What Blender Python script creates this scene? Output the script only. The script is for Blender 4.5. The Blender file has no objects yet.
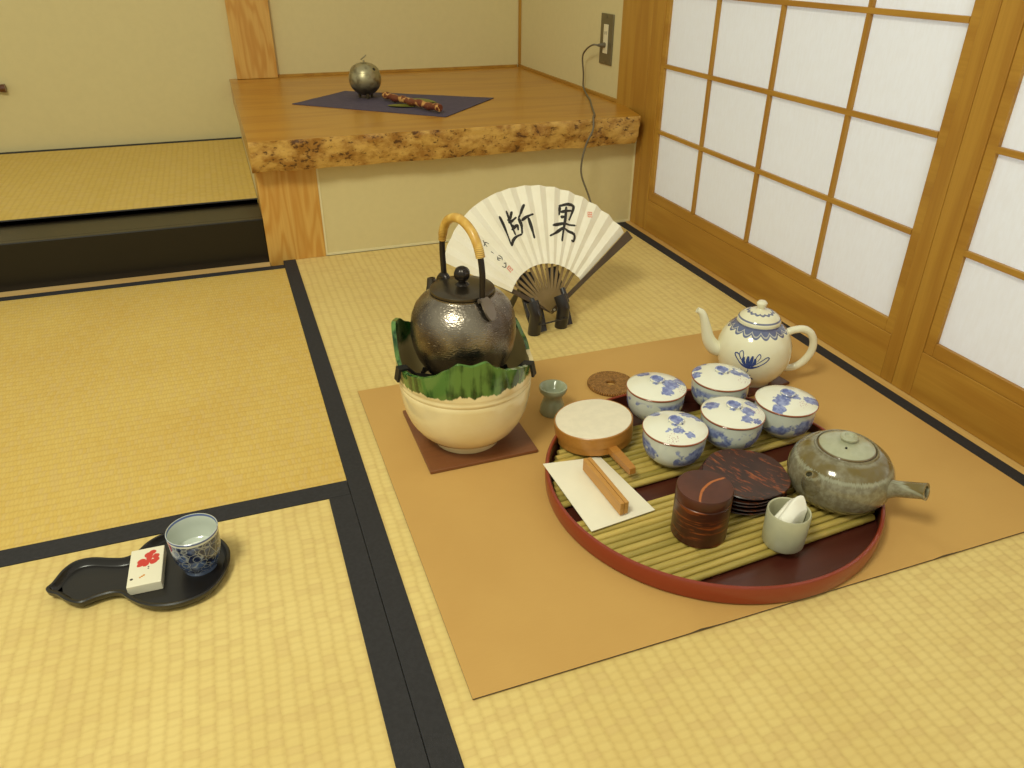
import bpy, bmesh, math, random
from mathutils import Vector, Matrix
PI = math.pi
rnd = random.Random(7)
scene = bpy.context.scene
COL = scene.collection

# ------------------------------------------------------------------ camera, world, lights, exposure
F_PX = 761.34
YAW, PITCH, ROLL = 0.352862, 0.519357, 0.006058
fw = Vector((math.sin(YAW)*math.cos(PITCH), math.cos(YAW)*math.cos(PITCH), -math.sin(PITCH)))
r0 = Vector((math.cos(YAW), -math.sin(YAW), 0)); u0 = r0.cross(fw)
rt = r0*math.cos(ROLL)+u0*math.sin(ROLL); up = -r0*math.sin(ROLL)+u0*math.cos(ROLL)
cam_data = bpy.data.cameras.new('camera'); cam = bpy.data.objects.new('camera', cam_data); COL.objects.link(cam)
cam_data.sensor_width = 36; cam_data.lens = F_PX/1024*36; cam_data.clip_start = 0.02
M4 = Matrix((rt, up, -fw)).transposed().to_4x4(); M4.translation = Vector((-1.5597*.65, -2.784*.65, .65))
cam.matrix_world = M4
scene.camera = cam

world = bpy.data.worlds.new('world'); scene.world = world; world.use_nodes = True
bgn = world.node_tree.nodes['Background']; bgn.inputs[0].default_value = (1.0, .985, .76, 1); bgn.inputs[1].default_value = .56

def area(name, loc, target, sx, sy, power, color):
    d = bpy.data.lights.new(name, 'AREA'); d.shape = 'RECTANGLE'; d.size = sx; d.size_y = sy
    d.energy = power; d.color = color
    o = bpy.data.objects.new(name, d); COL.objects.link(o); o.location = loc
    o.rotation_euler = (Vector(target)-Vector(loc)).to_track_quat('-Z', 'Y').to_euler()
    return o
area('ceiling_lamp', (-1.75, -1.75, 2.0), (-.85, -.75, 0), .5, .5, 31, (1, 1, .80))
area('daylight_outside_screen', (1.0, -1.35, 1.0), (0, -1.1, .5), 1.8, 1.6, 27, (.66, .80, 1))
scene.view_settings.view_transform = 'Standard'; scene.view_settings.look = 'None'
scene.view_settings.gamma = 1; scene.view_settings.use_curve_mapping = False
scene.view_settings.exposure = 0.0

# ------------------------------------------------------------------ materials
def srgb(r, g, b):
    f = lambda c: (c/255/12.92) if c/255 <= .04045 else ((c/255+.055)/1.055)**2.4
    return (f(r), f(g), f(b), 1)

class NT:
    def __init__(s, name):
        s.m = bpy.data.materials.new(name); s.m.use_nodes = True
        s.t = s.m.node_tree; s.b = s.t.nodes['Principled BSDF']; s.out = s.t.nodes['Material Output']
    def n(s, typ, **kw):
        o = s.t.nodes.new(typ)
        for k, v in kw.items(): setattr(o, k, v)
        return o
    def link(s, a, b): s.t.links.new(a, b)
    def setv(s, sock, v):
        if hasattr(v, 'is_output'): s.link(v, sock)
        else: sock.default_value = v
    def math(s, op, a, b=None, c=None, clamp=False):
        o = s.n('ShaderNodeMath', operation=op, use_clamp=clamp)
        s.setv(o.inputs[0], a)
        if b is not None: s.setv(o.inputs[1], b)
        if c is not None: s.setv(o.inputs[2], c)
        return o.outputs[0]
    def vmath(s, op, a, b=None, idx=0):
        o = s.n('ShaderNodeVectorMath', operation=op)
        s.setv(o.inputs[0], a)
        if b is not None: s.setv(o.inputs[1], b)
        return o.outputs[idx]
    def coords(s):
        return s.n('ShaderNodeTexCoord').outputs['Object']
    def xyz(s, v):
        o = s.n('ShaderNodeSeparateXYZ'); s.link(v, o.inputs[0]); return o.outputs
    def noise(s, vec, scale, detail=3, rough=.5, dim='3D'):
        o = s.n('ShaderNodeTexNoise', noise_dimensions=dim); s.link(vec, o.inputs['Vector'])
        o.inputs['Scale'].default_value = scale; o.inputs['Detail'].default_value = detail
        o.inputs['Roughness'].default_value = rough
        return o.outputs[0], o.outputs[1]
    def voro(s, vec, scale, feature='F1'):
        o = s.n('ShaderNodeTexVoronoi', feature=feature); s.link(vec, o.inputs['Vector']); o.inputs['Scale'].default_value = scale
        return o.outputs
    def mapping(s, vec, scale=(1,1,1), loc=(0,0,0), rot=(0,0,0)):
        o = s.n('ShaderNodeMapping'); s.link(vec, o.inputs[0]); o.inputs['Scale'].default_value = scale
        o.inputs['Location'].default_value = loc; o.inputs['Rotation'].default_value = rot
        return o.outputs[0]
    def step(s, v, a, b):
        o = s.n('ShaderNodeMapRange'); o.clamp = True; o.interpolation_type = 'SMOOTHSTEP'
        s.link(v, o.inputs[0]); o.inputs[1].default_value = a; o.inputs[2].default_value = b
        return o.outputs[0]
    def mix(s, f, a, b, blend='MIX'):
        o = s.n('ShaderNodeMix', data_type='RGBA', blend_type=blend)
        s.setv(o.inputs[0], f); s.setv(o.inputs[6], a); s.setv(o.inputs[7], b)
        return o.outputs[2]
    def bump(s, h, strength=.3, dist=.002):
        o = s.n('ShaderNodeBump'); s.link(h, o.inputs['Height']); o.inputs['Strength'].default_value = strength
        o.inputs['Distance'].default_value = dist; s.link(o.outputs[0], s.b.inputs['Normal'])
    def set(s, color=None, rough=.5, metal=0., spec=.5, coat=0., coat_rough=.05, trans=0.):
        if color is not None: s.setv(s.b.inputs['Base Color'], color)
        s.setv(s.b.inputs['Roughness'], rough); s.setv(s.b.inputs['Metallic'], metal)
        s.b.inputs['Specular IOR Level'].default_value = spec
        s.b.inputs['Coat Weight'].default_value = coat; s.b.inputs['Coat Roughness'].default_value = coat_rough
        return s.m
    def blobs(s, co, centers, warp=.004, wscale=90):
        """mask 0..1 made of soft round patches [(x,y,z,r)], edges warped by noise"""
        _, c = s.noise(co, wscale, 2)
        w = s.vmath('SCALE', s.vmath('SUBTRACT', c, (.5, .5, .5))); w.node.inputs['Scale'].default_value = warp*2.2
        p = s.vmath('ADD', co, w)
        acc = None
        for (x, y, z, r) in centers:
            d = s.vmath('DISTANCE', p, (x, y, z), idx=1)
            d = s.math('DIVIDE', d, r)
            acc = d if acc is None else s.math('MINIMUM', acc, d)
        return s.step(acc, 1.08, .88)

def plain(name, color, rough=.5, metal=0., spec=.5, coat=0., var=.08, scale=30, bump=0, bscale=80):
    t = NT(name); co = t.coords()
    n, _ = t.noise(co, scale, 3)
    dark = tuple(c*(1-var) for c in color[:3])+(1,); light = tuple(min(1, c*(1+var)) for c in color[:3])+(1,)
    c = t.mix(t.step(n, .3, .7), dark, light)
    t.set(c, rough, metal, spec, coat)
    if bump:
        h, _ = t.noise(co, bscale, 3); t.bump(h, bump, .001)
    return t.m

def tatami(name, crease_axis, c1, c2, pitch=.0152, rowlen=.0092):
    """woven rush: creases every 15 mm across crease_axis, fine rushes along that axis"""
    t = NT(name); co = t.coords(); X = t.xyz(co)
    a, b = (X[0], X[1]) if crease_axis == 'x' else (X[1], X[0])
    wob, _ = t.noise(co, 26, 3)
    aw = t.math('ADD', a, t.math('MULTIPLY', t.math('SUBTRACT', wob, .5), .0065))
    u = t.math('DIVIDE', aw, pitch)
    fr = t.math('FRACT', u); cell = t.math('FLOOR', u)
    edge = t.math('ABSOLUTE', t.math('SUBTRACT', fr, .5))           # .5 at crease
    crease = t.step(edge, .20, .5)
    # rushes: thin rows along b, shifted half a row from one crease band to the next
    par = t.math('MULTIPLY', t.math('PINGPONG', cell, 1.), .5)
    cell1 = t.n('ShaderNodeCombineXYZ'); t.link(cell, cell1.inputs[0]); 
    wob2, _ = t.noise(co, 60, 2)
    v = t.math('ADD', t.math('DIVIDE', t.math('ADD', b, t.math('MULTIPLY', wob2, .006)), rowlen), par)
    t.link(t.math('FLOOR', v), cell1.inputs[1])
    wn = t.n('ShaderNodeTexWhiteNoise', noise_dimensions='3D'); t.link(cell1.outputs[0], wn.inputs['Vector'])
    vf = t.math('ABSOLUTE', t.math('SUBTRACT', t.math('FRACT', v), .5))
    row = t.step(vf, .16, .5)
    big, _ = t.noise(co, 5, 3)
    base = t.mix(t.step(big, .3, .7), c1, c2)
    base = t.mix(t.math('MULTIPLY', t.math('GREATER_THAN', wn.outputs[0], .80), .32), base, srgb(196, 158, 98))
    base = t.mix(t.math('MULTIPLY', wn.outputs[0], .20), base, srgb(236, 216, 146))
    fine, _ = t.noise(t.mapping(co, (60, 900, 1) if crease_axis == 'x' else (900, 60, 1)), 1, 2)
    base = t.mix(t.math('MULTIPLY', fine, .16), base, srgb(175, 140, 70))
    base = t.mix(t.math('MULTIPLY', crease, .19), base, srgb(170, 132, 64))
    base = t.mix(t.math('MULTIPLY', row, .11), base, srgb(170, 132, 64))
    t.set(base, .62, 0, .3)
    h = t.math('SUBTRACT', 1., t.math('ADD', t.math('MULTIPLY', crease, .8), t.math('MULTIPLY', row, .35)))
    t.bump(h, .30, .0012)
    return t.m

def wood(name, c1, c2, c3, axis='x', rough=.42, ring=30., coat=.15, fine=.25, knots=False):
    t = NT(name); co = t.coords()
    sc = {'x': (.8, 6, 6), 'y': (6, .8, 6), 'z': (6, 6, .8)}[axis]
    m = t.mapping(co, sc)
    n, _ = t.noise(m, 1.6, 3, .5)
    w = t.math('FRACT', t.math('MULTIPLY', n, ring*.35))
    w = t.math('ABSOLUTE', t.math('SUBTRACT', w, .5))
    sc2 = {'x': (6, 260, 260), 'y': (260, 6, 260), 'z': (260, 260, 6)}[axis]
    f, _ = t.noise(t.mapping(co, sc2), 1, 3)
    c = t.mix(t.step(w, .1, .5), c1, c2)
    c = t.mix(t.math('MULTIPLY', t.step(f, .35, .75), fine), c, c3)
    t.set(c, rough, 0, .4, coat, .25)
    t.bump(f, .06, .0006)
    return t.m

MAT = {}
MAT['tatami_x'] = tatami('rush_weave_creased_lengthwise', 'x', srgb(218, 191, 119), srgb(226, 201, 130))
MAT['tatami_y'] = tatami('rush_weave_creased_crosswise', 'y', srgb(208, 172, 86), srgb(214, 181, 94), .0145, .0050)
MAT['tatami_a'] = tatami('rush_weave_alcove', 'x', srgb(204, 172, 84), srgb(208, 176, 88), .0150)
MAT['heri'] = plain('black_cloth_border', srgb(38, 36, 38), .8, var=.15, scale=200, bump=.2, bscale=900)
MAT['wall'] = plain('cream_plaster', srgb(210, 195, 144), .9, var=.012, scale=60, bump=.08, bscale=350)
MAT['wall_edge'] = plain('pale_wall_edging', srgb(226, 215, 170), .7, var=.03)
MAT['screen_wood_z'] = wood('cedar_upright', srgb(180, 134, 50), srgb(166, 118, 40), srgb(146, 100, 32), 'z', .5, 12)
MAT['screen_wood_y'] = wood('cedar_lengthwise', srgb(180, 134, 50), srgb(166, 118, 40), srgb(146, 100, 32), 'y', .5, 12)
MAT['post_wood'] = wood('pale_cypress_upright', srgb(210, 164, 84), srgb(196, 142, 62), srgb(178, 122, 46), 'z', .5, 40)
MAT['sill_wood'] = wood('pale_cypress_lengthwise', srgb(214, 176, 106), srgb(200, 155, 84), srgb(180, 130, 60), 'y', .5, 10)
MAT['sill_wood_x'] = wood('pale_cypress_crosswise', srgb(214, 180, 120), srgb(205, 165, 100), srgb(180, 130, 70), 'x', .5, 8)
MAT['slab_top'] = wood('amber_wood_top', srgb(184, 130, 38), srgb(172, 116, 30), srgb(152, 98, 22), 'x', .33, 14, .3, .2)
MAT['bamboo'] = None

def mk_liveedge():
    t = NT('live_edge_bark_wood'); co = t.coords()
    n1, _ = t.noise(t.mapping(co, (1, 1, 1.4)), 20, 5, .65)
    n2, _ = t.noise(t.mapping(co, (1, 1, 1.6)), 75, 4, .7)
    c = t.mix(t.step(n1, .36, .62), srgb(156, 108, 42), srgb(206, 164, 86))
    d = t.step(t.math('ADD', t.math('MULTIPLY', n1, .35), t.math('MULTIPLY', n2, .65)), .46, .40)
    c = t.mix(t.math('MULTIPLY', d, .85), c, srgb(70, 38, 14))
    t.set(c, .5, 0, .4, .15); t.bump(n2, .5, .004); return t.m
MAT['live'] = mk_liveedge()

def mk_lacquer(name, col, rough=.12, coat=.6):
    t = NT(name); co = t.coords(); n, _ = t.noise(t.mapping(co, (3, 60, 60)), 2, 3)
    c = t.mix(n, col, tuple(x*1.5 for x in col[:3])+(1,)); t.set(c, rough, 0, .5, coat, .06); return t.m
MAT['black_lacquer'] = mk_lacquer('dark_lacquered_wood', srgb(12, 8, 6), .30, .0)

def mk_paper_screen():
    t = NT('shoji_paper'); co = t.coords()
    n, _ = t.noise(t.mapping(co, (1, 14, 3)), 12, 4, .7)
    c = t.mix(t.step(n, .3, .7), srgb(241, 239, 238), srgb(244, 243, 243))
    d = t.n('ShaderNodeBsdfDiffuse'); tr = t.n('ShaderNodeBsdfTranslucent'); mx = t.n('ShaderNodeMixShader')
    t.link(c, d.inputs[0]); t.link(c, tr.inputs[0]); mx.inputs[0].default_value = .5
    t.link(d.outputs[0], mx.inputs[1]); t.link(tr.outputs[0], mx.inputs[2]); t.link(mx.outputs[0], t.out.inputs[0])
    return t.m
MAT['shoji_paper'] = mk_paper_screen()
MAT['tan_cloth'] = None
def mk_tan():
    t = NT('tan_tea_cloth'); co = t.coords()
    n, _ = t.noise(co, 4, 4); f, _ = t.noise(t.mapping(co, (60, 900, 10)), 1, 2)
    sp, _ = t.noise(co, 70, 4, .7)
    c = t.mix(t.step(n, .3, .7), srgb(194, 152, 86), srgb(202, 161, 93))
    c = t.mix(t.math('MULTIPLY', f, .15), c, srgb(170, 126, 72))
    c = t.mix(t.math('MULTIPLY', t.step(sp, .74, .80), .3), c, srgb(120, 80, 40))
    t.set(c, .8, 0, .2); t.bump(f, .15, .0006); return t.m
MAT['tan_cloth'] = mk_tan()
MAT['tan_hem'] = plain('grey_hem_thread', srgb(98, 84, 64), .8)

# ------------------------------------------------------------------ mesh helpers
def link_mesh(name, bm, mats, parent=None, loc=(0, 0, 0), smooth=None, rot=None):
    me = bpy.data.meshes.new(name)
    bmesh.ops.recalc_face_normals(bm, faces=bm.faces[:])
    if smooth is not None:
        for f in bm.faces: f.smooth = True
        for e in bm.edges:
            if len(e.link_faces) == 2 and e.calc_face_angle(0) > smooth: e.smooth = False
    bm.to_mesh(me); bm.free()
    for m in (mats if isinstance(mats, (list, tuple)) else [mats]): me.materials.append(m)
    o = bpy.data.objects.new(name, me); COL.objects.link(o); o.location = loc
    if rot: o.rotation_euler = rot
    if parent: o.parent = parent
    return o
def tag(o, label=None, cat=None, group=None, kind=None):
    if label: o['label'] = label
    if cat: o['category'] = cat
    if group: o['group'] = group
    if kind: o['kind'] = kind
    return o
def empty(name, loc, label, cat, group=None, rotz=0):
    o = bpy.data.objects.new(name, None); COL.objects.link(o); o.location = loc; o.rotation_euler = (0, 0, rotz)
    o.empty_display_size = .02
    return tag(o, label, cat, group)
def box(bm, x0, x1, y0, y1, z0, z1, bevel=0., mi=0, mtx=None):
    r = bmesh.ops.create_cube(bm, size=1)
    vs = r['verts']
    for v in vs:
        v.co = Vector((x0+(v.co.x+.5)*(x1-x0), y0+(v.co.y+.5)*(y1-y0), z0+(v.co.z+.5)*(z1-z0)))
    fs = set(f for v in vs for f in v.link_faces)
    for f in fs: f.material_index = mi
    if bevel:
        es = list(set(e for v in vs for e in v.link_edges))
        rr = bmesh.ops.bevel(bm, geom=es, offset=bevel, segments=2, affect='EDGES', profile=.5)
        vs = list(set(v for f in rr['faces'] for v in f.verts) | set(v for v in vs if v.is_valid))
    if mtx is not None:
        for v in vs: v.co = mtx @ v.co
    return vs
def boxobj(name, m, x0, x1, y0, y1, z0, z1, bevel=.0, parent=None):
    bm = bmesh.new(); box(bm, x0, x1, y0, y1, z0, z1, bevel); return link_mesh(name, bm, m, parent)
def struct(name, m, *a, **k):
    return tag(boxobj(name, m, *a, **k), kind='structure')
def lathe(bm, prof, seg=64, center=(0, 0), mi=0, zf=None, rf=None, closed=False):
    """prof: list of (r,z); zf(theta,i,z) and rf(theta,i,r) may vary them"""
    rings = []
    for i, (r, z) in enumerate(prof):
        if r < 1e-6:
            rings.append([bm.verts.new((center[0], center[1], z))]); continue
        ring = []
        for k in range(seg):
            th = 2*PI*k/seg
            rr = rf(th, i, r) if rf else r; zz = zf(th, i, z) if zf else z
            ring.append(bm.verts.new((center[0]+rr*math.cos(th), center[1]+rr*math.sin(th), zz)))
        rings.append(ring)
    pairs = list(zip(rings[:-1], rings[1:]))
    if closed: pairs.append((rings[-1], rings[0]))
    for a, b in pairs:
        for k in range(seg):
            k2 = (k+1) % seg
            if len(a) == 1 and len(b) == 1: continue
            if len(a) == 1: f = bm.faces.new((a[0], b[k], b[k2]))
            elif len(b) == 1: f = bm.faces.new((a[k2], a[k], b[0]))
            else: f = bm.faces.new((a[k], b[k], b[k2], a[k2]))
            f.material_index = mi
    return rings
def smooth_path(pts, n=6):
    P = [Vector(p) for p in pts]; out = []
    Q = [P[0]*2-P[1]]+P+[P[-1]*2-P[-2]]
    for i in range(1, len(Q)-2):
        for k in range(n):
            t = k/n; a, b, c, d = Q[i-1], Q[i], Q[i+1], Q[i+2]
            out.append(.5*((2*b)+(-a+c)*t+(2*a-5*b+4*c-d)*t*t+(-a+3*b-3*c+d)*t**3))
    out.append(P[-1]); return out
def tube(bm, pts, rad, seg=12, caps=True, mi=0, squash=1., hollow=0.):
    pts = [Vector(p) for p in pts]; n = len(pts)
    R = rad if isinstance(rad, (list, tuple)) else [rad]*n
    if len(R) != n:
        R = [R[0]+(R[-1]-R[0])*0 if False else R[min(len(R)-1, int(i*(len(R)-1)/(n-1)))]*(1-((i*(len(R)-1)/(n-1)) % 1))+R[min(len(R)-1, int(i*(len(R)-1)/(n-1))+1)]*((i*(len(R)-1)/(n-1)) % 1) for i in range(n)]
    tan = [(pts[min(i+1, n-1)]-pts[max(i-1, 0)]).normalized() for i in range(n)]
    ref = Vector((0, 0, 1)) if abs(tan[0].z) < .9 else Vector((1, 0, 0))
    nx = (ref-tan[0]*ref.dot(tan[0])).normalized(); rings = []
    for i in range(n):
        nx = (nx-tan[i]*nx.dot(tan[i])).normalized(); ny = tan[i].cross(nx)
        rings.append([bm.verts.new(pts[i]+(nx*math.cos(2*PI*k/seg)*squash+ny*math.sin(2*PI*k/seg))*R[i]) for k in range(seg)])
    for a, b in zip(rings[:-1], rings[1:]):
        for k in range(seg):
            f = bm.faces.new((a[k], a[(k+1) % seg], b[(k+1) % seg], b[k])); f.material_index = mi
    if caps:
        bm.faces.new(rings[0]).material_index = mi
        if hollow:
            c = pts[-1]; T = tan[-1]
            inn = [bm.verts.new(c+(v.co-c)*.68) for v in rings[-1]]; dp = [bm.verts.new(v.co-T*hollow) for v in inn]
            for a, b in ((rings[-1], inn), (inn, dp)):
                for k in range(seg): bm.faces.new((a[k], a[(k+1) % seg], b[(k+1) % seg], b[k])).material_index = mi
            bm.faces.new(dp).material_index = mi
        else: bm.faces.new(rings[-1]).material_index = mi
    return rings
def prism(bm, poly, z0, z1, mi=0, zf=None):
    a = [bm.verts.new((x, y, z0)) for x, y in poly]; b = [bm.verts.new((x, y, z1)) for x, y in poly]
    fs = [bm.faces.new(a), bm.faces.new(b)]
    n = len(poly)
    for k in range(n): fs.append(bm.faces.new((a[k], a[(k+1) % n], b[(k+1) % n], b[k])))
    for f in fs: f.material_index = mi
    return a+b
def catmull2(poly, n=5):
    N = len(poly); out = []
    for i in range(N):
        a, b, c, d = [Vector(poly[(i+j) % N]) for j in (-1, 0, 1, 2)]
        for k in range(n):
            t = k/n; out.append(tuple(.5*((2*b)+(-a+c)*t+(2*a-5*b+4*c-d)*t*t+(-a+3*b-3*c+d)*t**3)))
    return out
SM = math.radians(38)

# ------------------------------------------------------------------ room shell
D = .891
struct('floor', MAT['sill_wood'], -3.2, .45, -2.6, 1.0, -.09, -.055)
struct('wall_back', MAT['wall'], -2.6, .05, D, D+.05, -.05, 1.3)
struct('wall_right', MAT['wall'], .0036, .05, .128, D, -.05, 1.3)
# tatami mats (each with its cloth borders as parts)
def mat_obj(x0, x1, y0, y1, top, m, label, borders, thick=.05):
    e = empty('tatami_mat', ((x0+x1)/2, (y0+y1)/2, top-thick), label, 'tatami mat')
    ox, oy, oz = e.location
    def add(name, mm, X0, X1, Y0, Y1, Z0, Z1, b):
        o = boxobj(name, mm, X0-ox, X1-ox, Y0-oy, Y1-oy, Z0-oz, Z1-oz, b); o.parent = e; return o
    add('rush_surface', m, x0, x1, y0, y1, top-thick, top-.0004, .0)
    for (a, b, c, d) in borders:
        add('cloth_border', MAT['heri'], a, b, c, d, top-thick+.004, top+.0010, .0008)
    return e
mat_obj(-.9330, -.0206, -2.5, -.004, 0, MAT['tatami_x'], 'long tatami mat under the tan tea cloth, running beside the paper screens',
        [(-.9330, -.9040, -2.5, -.004), (-.0470, -.0206, -2.5, -.004)])
mat_obj(-2.75, -.9335, -.9545, -.032, 0, MAT['tatami_y'], 'tatami mat lying crosswise in front of the black alcove step',
        [(-2.75, -.9335, -.0535, -.032), (-2.75, -.9335, -.9545, -.9220)])
mat_obj(-1.845, -.9335, -2.5, -.9550, 0, MAT['tatami_x'], 'tatami mat under the gourd-shaped black tray, nearest left corner',
        [(-.9630, -.9335, -2.5, -.9550), (-1.845, -1.816, -2.5, -.9550)])
mat_obj(-2.55, -.9645, .141, D-.002, .1126, MAT['tatami_a'], 'raised tatami mat inside the alcove above the black step',
        [(-2.55, -.9645, .141, .150), (-2.55, -.9645, D-.022, D-.002)], .03)
# step, sills
struct('trim_1', MAT['black_lacquer'], -2.6, -.9640, .0, .020, -.05, .105, bevel=.002)
struct('trim_2', MAT['black_lacquer'], -2.6, -.9640, .0201, .1405, .02, .1045, bevel=.001)
struct('trim_3', MAT['sill_wood_x'], -2.75, -.9640, -.0315, -.0005, -.05, .0005)
struct('trim_4', MAT['sill_wood'], -.0204, .12, -2.5, -.0005, -.05, .0005)
struct('trim_5', MAT['post_wood'], -.9636, -.8310, -.003, .145, -.05, .2195, bevel=.001)           # post under the shelf
struct('trim_6', MAT['post_wood'], -.9477, -.8240, D-.02, D-.0005, .2905, 1.3, bevel=.001)       # upper post at the back
struct('trim_7', MAT['screen_wood_z'], -.005, .05, -.028, .1275, .0006, 1.3, bevel=.001)          # corner post beside the screen
struct('wall_lower', MAT['wall'], -.8308, -.0042, .001, .02, .0, .2195)
bm = bmesh.new()
for a in ((-.8308, -.8262, -.0012, .0008, .0, .2195), (-.0090, -.0042, -.0012, .0008, .0, .2195), (-.8262, -.0090, -.0012, .0008, .0, .006)):
    box(bm, *a)
tag(link_mesh('trim_8', bm, MAT['wall_edge']), kind='structure')
struct('wall_under_shelf', MAT['wall'], -.9636, -.9500, .1455, D-.001, -.05, .2195)
bm = bmesh.new()
box(bm, -.8238, -.010, D-.008, D-.0003, .2898, .2975); box(bm, -.0045, .0034, .128, D-.0003, .2898, .2975)
tag(link_mesh('trim_9', bm, MAT['screen_wood_y']), kind='structure')                                    # low beading round the shelf
struct('trim_10', MAT['screen_wood_z'], -.0045, .0034, D-.009, D-.0003, .2980, 1.3)

# ------------------------------------------------------------------ live-edge shelf
sh = empty('wooden_shelf', (-.486, .4, .220), 'amber wooden alcove shelf slab with a rough live edge', 'shelf')
bm = bmesh.new()
nx, nz = 150, 10
x0s, x1s = -.9715, -.031
from mathutils import noise as mnoise
front = []
for j in range(nz+1):
    row = []
    for i in range(nx+1):
        x = x0s+(x1s-x0s)*i/nx; t = j/nz; z = .220+.0695*t
        bulge = .010*math.sin(PI*min(1, t*1.0))*0+.0
        n = mnoise.fractal(Vector((x*18, 0, z*28)), 1., 2., 4)*.0055+mnoise.noise(Vector((x*5, 3, 0)))*.004
        y = -.0605+.018*(1-t)**2+n
        if j == nz: y = -.0595+mnoise.noise(Vector((x*5, 3, 0)))*.004
        zz = z+(mnoise.noise(Vector((x*9, 7, 1)))*.003 if j == 0 else 0)
        row.append(bm.verts.new((x+.486, y-.4, zz-.220)))
    front.append(row)
for j in range(nz):
    for i in range(nx):
        bm.faces.new((front[j][i], front[j][i+1], front[j+1][i+1], front[j+1][i])).material_index = 1
yb = D-.001-.4
bt = [bm.verts.new((x0s+.486, yb, .0695)), bm.verts.new((.0030+.486, yb, .0695)), bm.verts.new((-.004+.486, .07-.4, .0695))]
bb = [bm.verts.new((x0s+.486, yb, 0)), bm.verts.new((.0030+.486, yb, 0)), bm.verts.new((-.004+.486, .07-.4, 0))]
for j in range(1, nz):
    pass
f = bm.faces.new(front[nz]+[bt[2], bt[1], bt[0]]); f.material_index = 0
f = bm.faces.new(front[0][::-1]+[bb[0], bb[1], bb[2]]); f.material_index = 0
bm.faces.new((bt[0], bt[1], bb[1], bb[0]))
bm.faces.new([front[j][0] for j in range(nz+1)]+[bt[0], bb[0]])
bm.faces.new([front[j][nx] for j in range(nz, -1, -1)]+[bb[2], bt[2]])
bm.faces.new((bb[2], bb[1], bt[1], bt[2]))
link_mesh('shelf_slab', bm, [MAT['slab_top'], MAT['live']], sh, smooth=math.radians(50))

# ------------------------------------------------------------------ shoji doors
def shoji(idx, y_hi, y_lo, pane_hi, pane_lo, muntins, x=-0.005, zsplit=.082):
    e = bpy.data.objects.new('door_%d' % idx, None); COL.objects.link(e); e.location = (x, (y_hi+y_lo)/2, .001); e['kind'] = 'structure'
    oy = e.location[1]; top = 1.28; th = .03
    def part(name, m, y0, y1, z0, z1, x0=0., x1=th, bev=.0012):
        o = boxobj(name, m, x0, x1, y0-oy, y1-oy, z0, z1, bev); o.parent = e; return o
    ins = .018
    part('stile', MAT['screen_wood_z'], pane_hi+ins, y_hi, 0, top)
    part('stile', MAT['screen_wood_z'], y_lo, pane_lo-ins, 0, top)
    part('bottom_rail', MAT['screen_wood_y'], pane_lo-ins+.0003, pane_hi+ins-.0003, 0, zsplit)
    part('top_rail', MAT['screen_wood_y'], pane_lo-ins+.0003, pane_hi+ins-.0003, 1.22, top)
    bm = bmesh.new()   # recessed inner frame
    a, b = pane_lo-oy, pane_hi-oy
    box(bm, .0018, .025, a-ins+.0003, a, zsplit+.0002, 1.2198, .001); box(bm, .0018, .025, b, b+ins-.0003, zsplit+.0002, 1.2198, .001)
    box(bm, .0018, .025, a+.0002, b-.0002, zsplit+.0002, .105, .001); box(bm, .0018, .025, a+.0002, b-.0002, 1.20, 1.2198, .001)
    o = link_mesh('inner_frame', bm, MAT['screen_wood_y'], e)
    for my in muntins:
        if pane_lo < my < pane_hi: part('muntin', MAT['screen_wood_z'], my-.0048, my+.0048, .1052, 1.1998, .0008, .0078, .0008)
    for z in (.2568, .4082, .5655, .7225, .8795, 1.0365):
        part('muntin', MAT['screen_wood_y'], pane_lo+.0003, pane_hi-.0003, z-.0046, z+.0046, .0004, .0074, .0008)
    part('paper', MAT['shoji_paper'], pane_lo+.0003, pane_hi-.0003, .1052, 1.1998, .0079, .0085, 0)
    return e
shoji(1, -.0290, -.9625, -.1035, -.9185, [-.2945, -.5065, -.7245])
shoji(2, -.9632, -1.95, -1.0215, -1.890, [-1.236, -1.451, -1.67])
tag(boxobj('trim_11', MAT['screen_wood_y'], -.005, .04, -1.95, -.0285, 1.2815, 1.33), kind='structure')

# ------------------------------------------------------------------ outlet, cord
e = empty('wall_outlet', (.0035, .2215, .438), 'grey metal wall outlet plate with white sockets beside the corner post', 'outlet')
MAT['grey_metal'] = plain('brushed_grey_plate', srgb(128, 120, 96), .35, .7, var=.05)
MAT['ivory_plastic'] = plain('ivory_plastic', srgb(226, 214, 178), .4, var=.02)
MAT['dark_slot'] = plain('dark_slot', srgb(30, 26, 22), .6)
MAT['cord'] = plain('grey_cord_rubber', srgb(104, 94, 74), .5, var=.05)
bm = bmesh.new(); box(bm, -.004, 0, -.037, .037, -.063, .063, .0018); link_mesh('cover_plate', bm, MAT['grey_metal'], e)
bm = bmesh.new(); box(bm, -.0062, -.0041, -.013, .013, -.035, .037, .0008); ins_o = link_mesh('socket_insert', bm, MAT['ivory_plastic'], e)
bm = bmesh.new()
for z in (.012,):
    for y in (-.004, .004): box(bm, -.0067, -.0062, y-.0008, y+.0008, z, z+.008)
link_mesh('slot', bm, MAT['dark_slot'], ins_o)
for z in (-.055, .055):
    bm = bmesh.new(); tube(bm, [(-.0040, 0, z), (-.0050, 0, z)], .0028, 16); link_mesh('screw', bm, MAT['grey_metal'], e, smooth=SM)
pc = empty('power_cord', (-.0028, .222, .424), 'grey power cord plugged into the outlet and hanging over the shelf edge', 'cord')
oc = Vector(pc.location)
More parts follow.
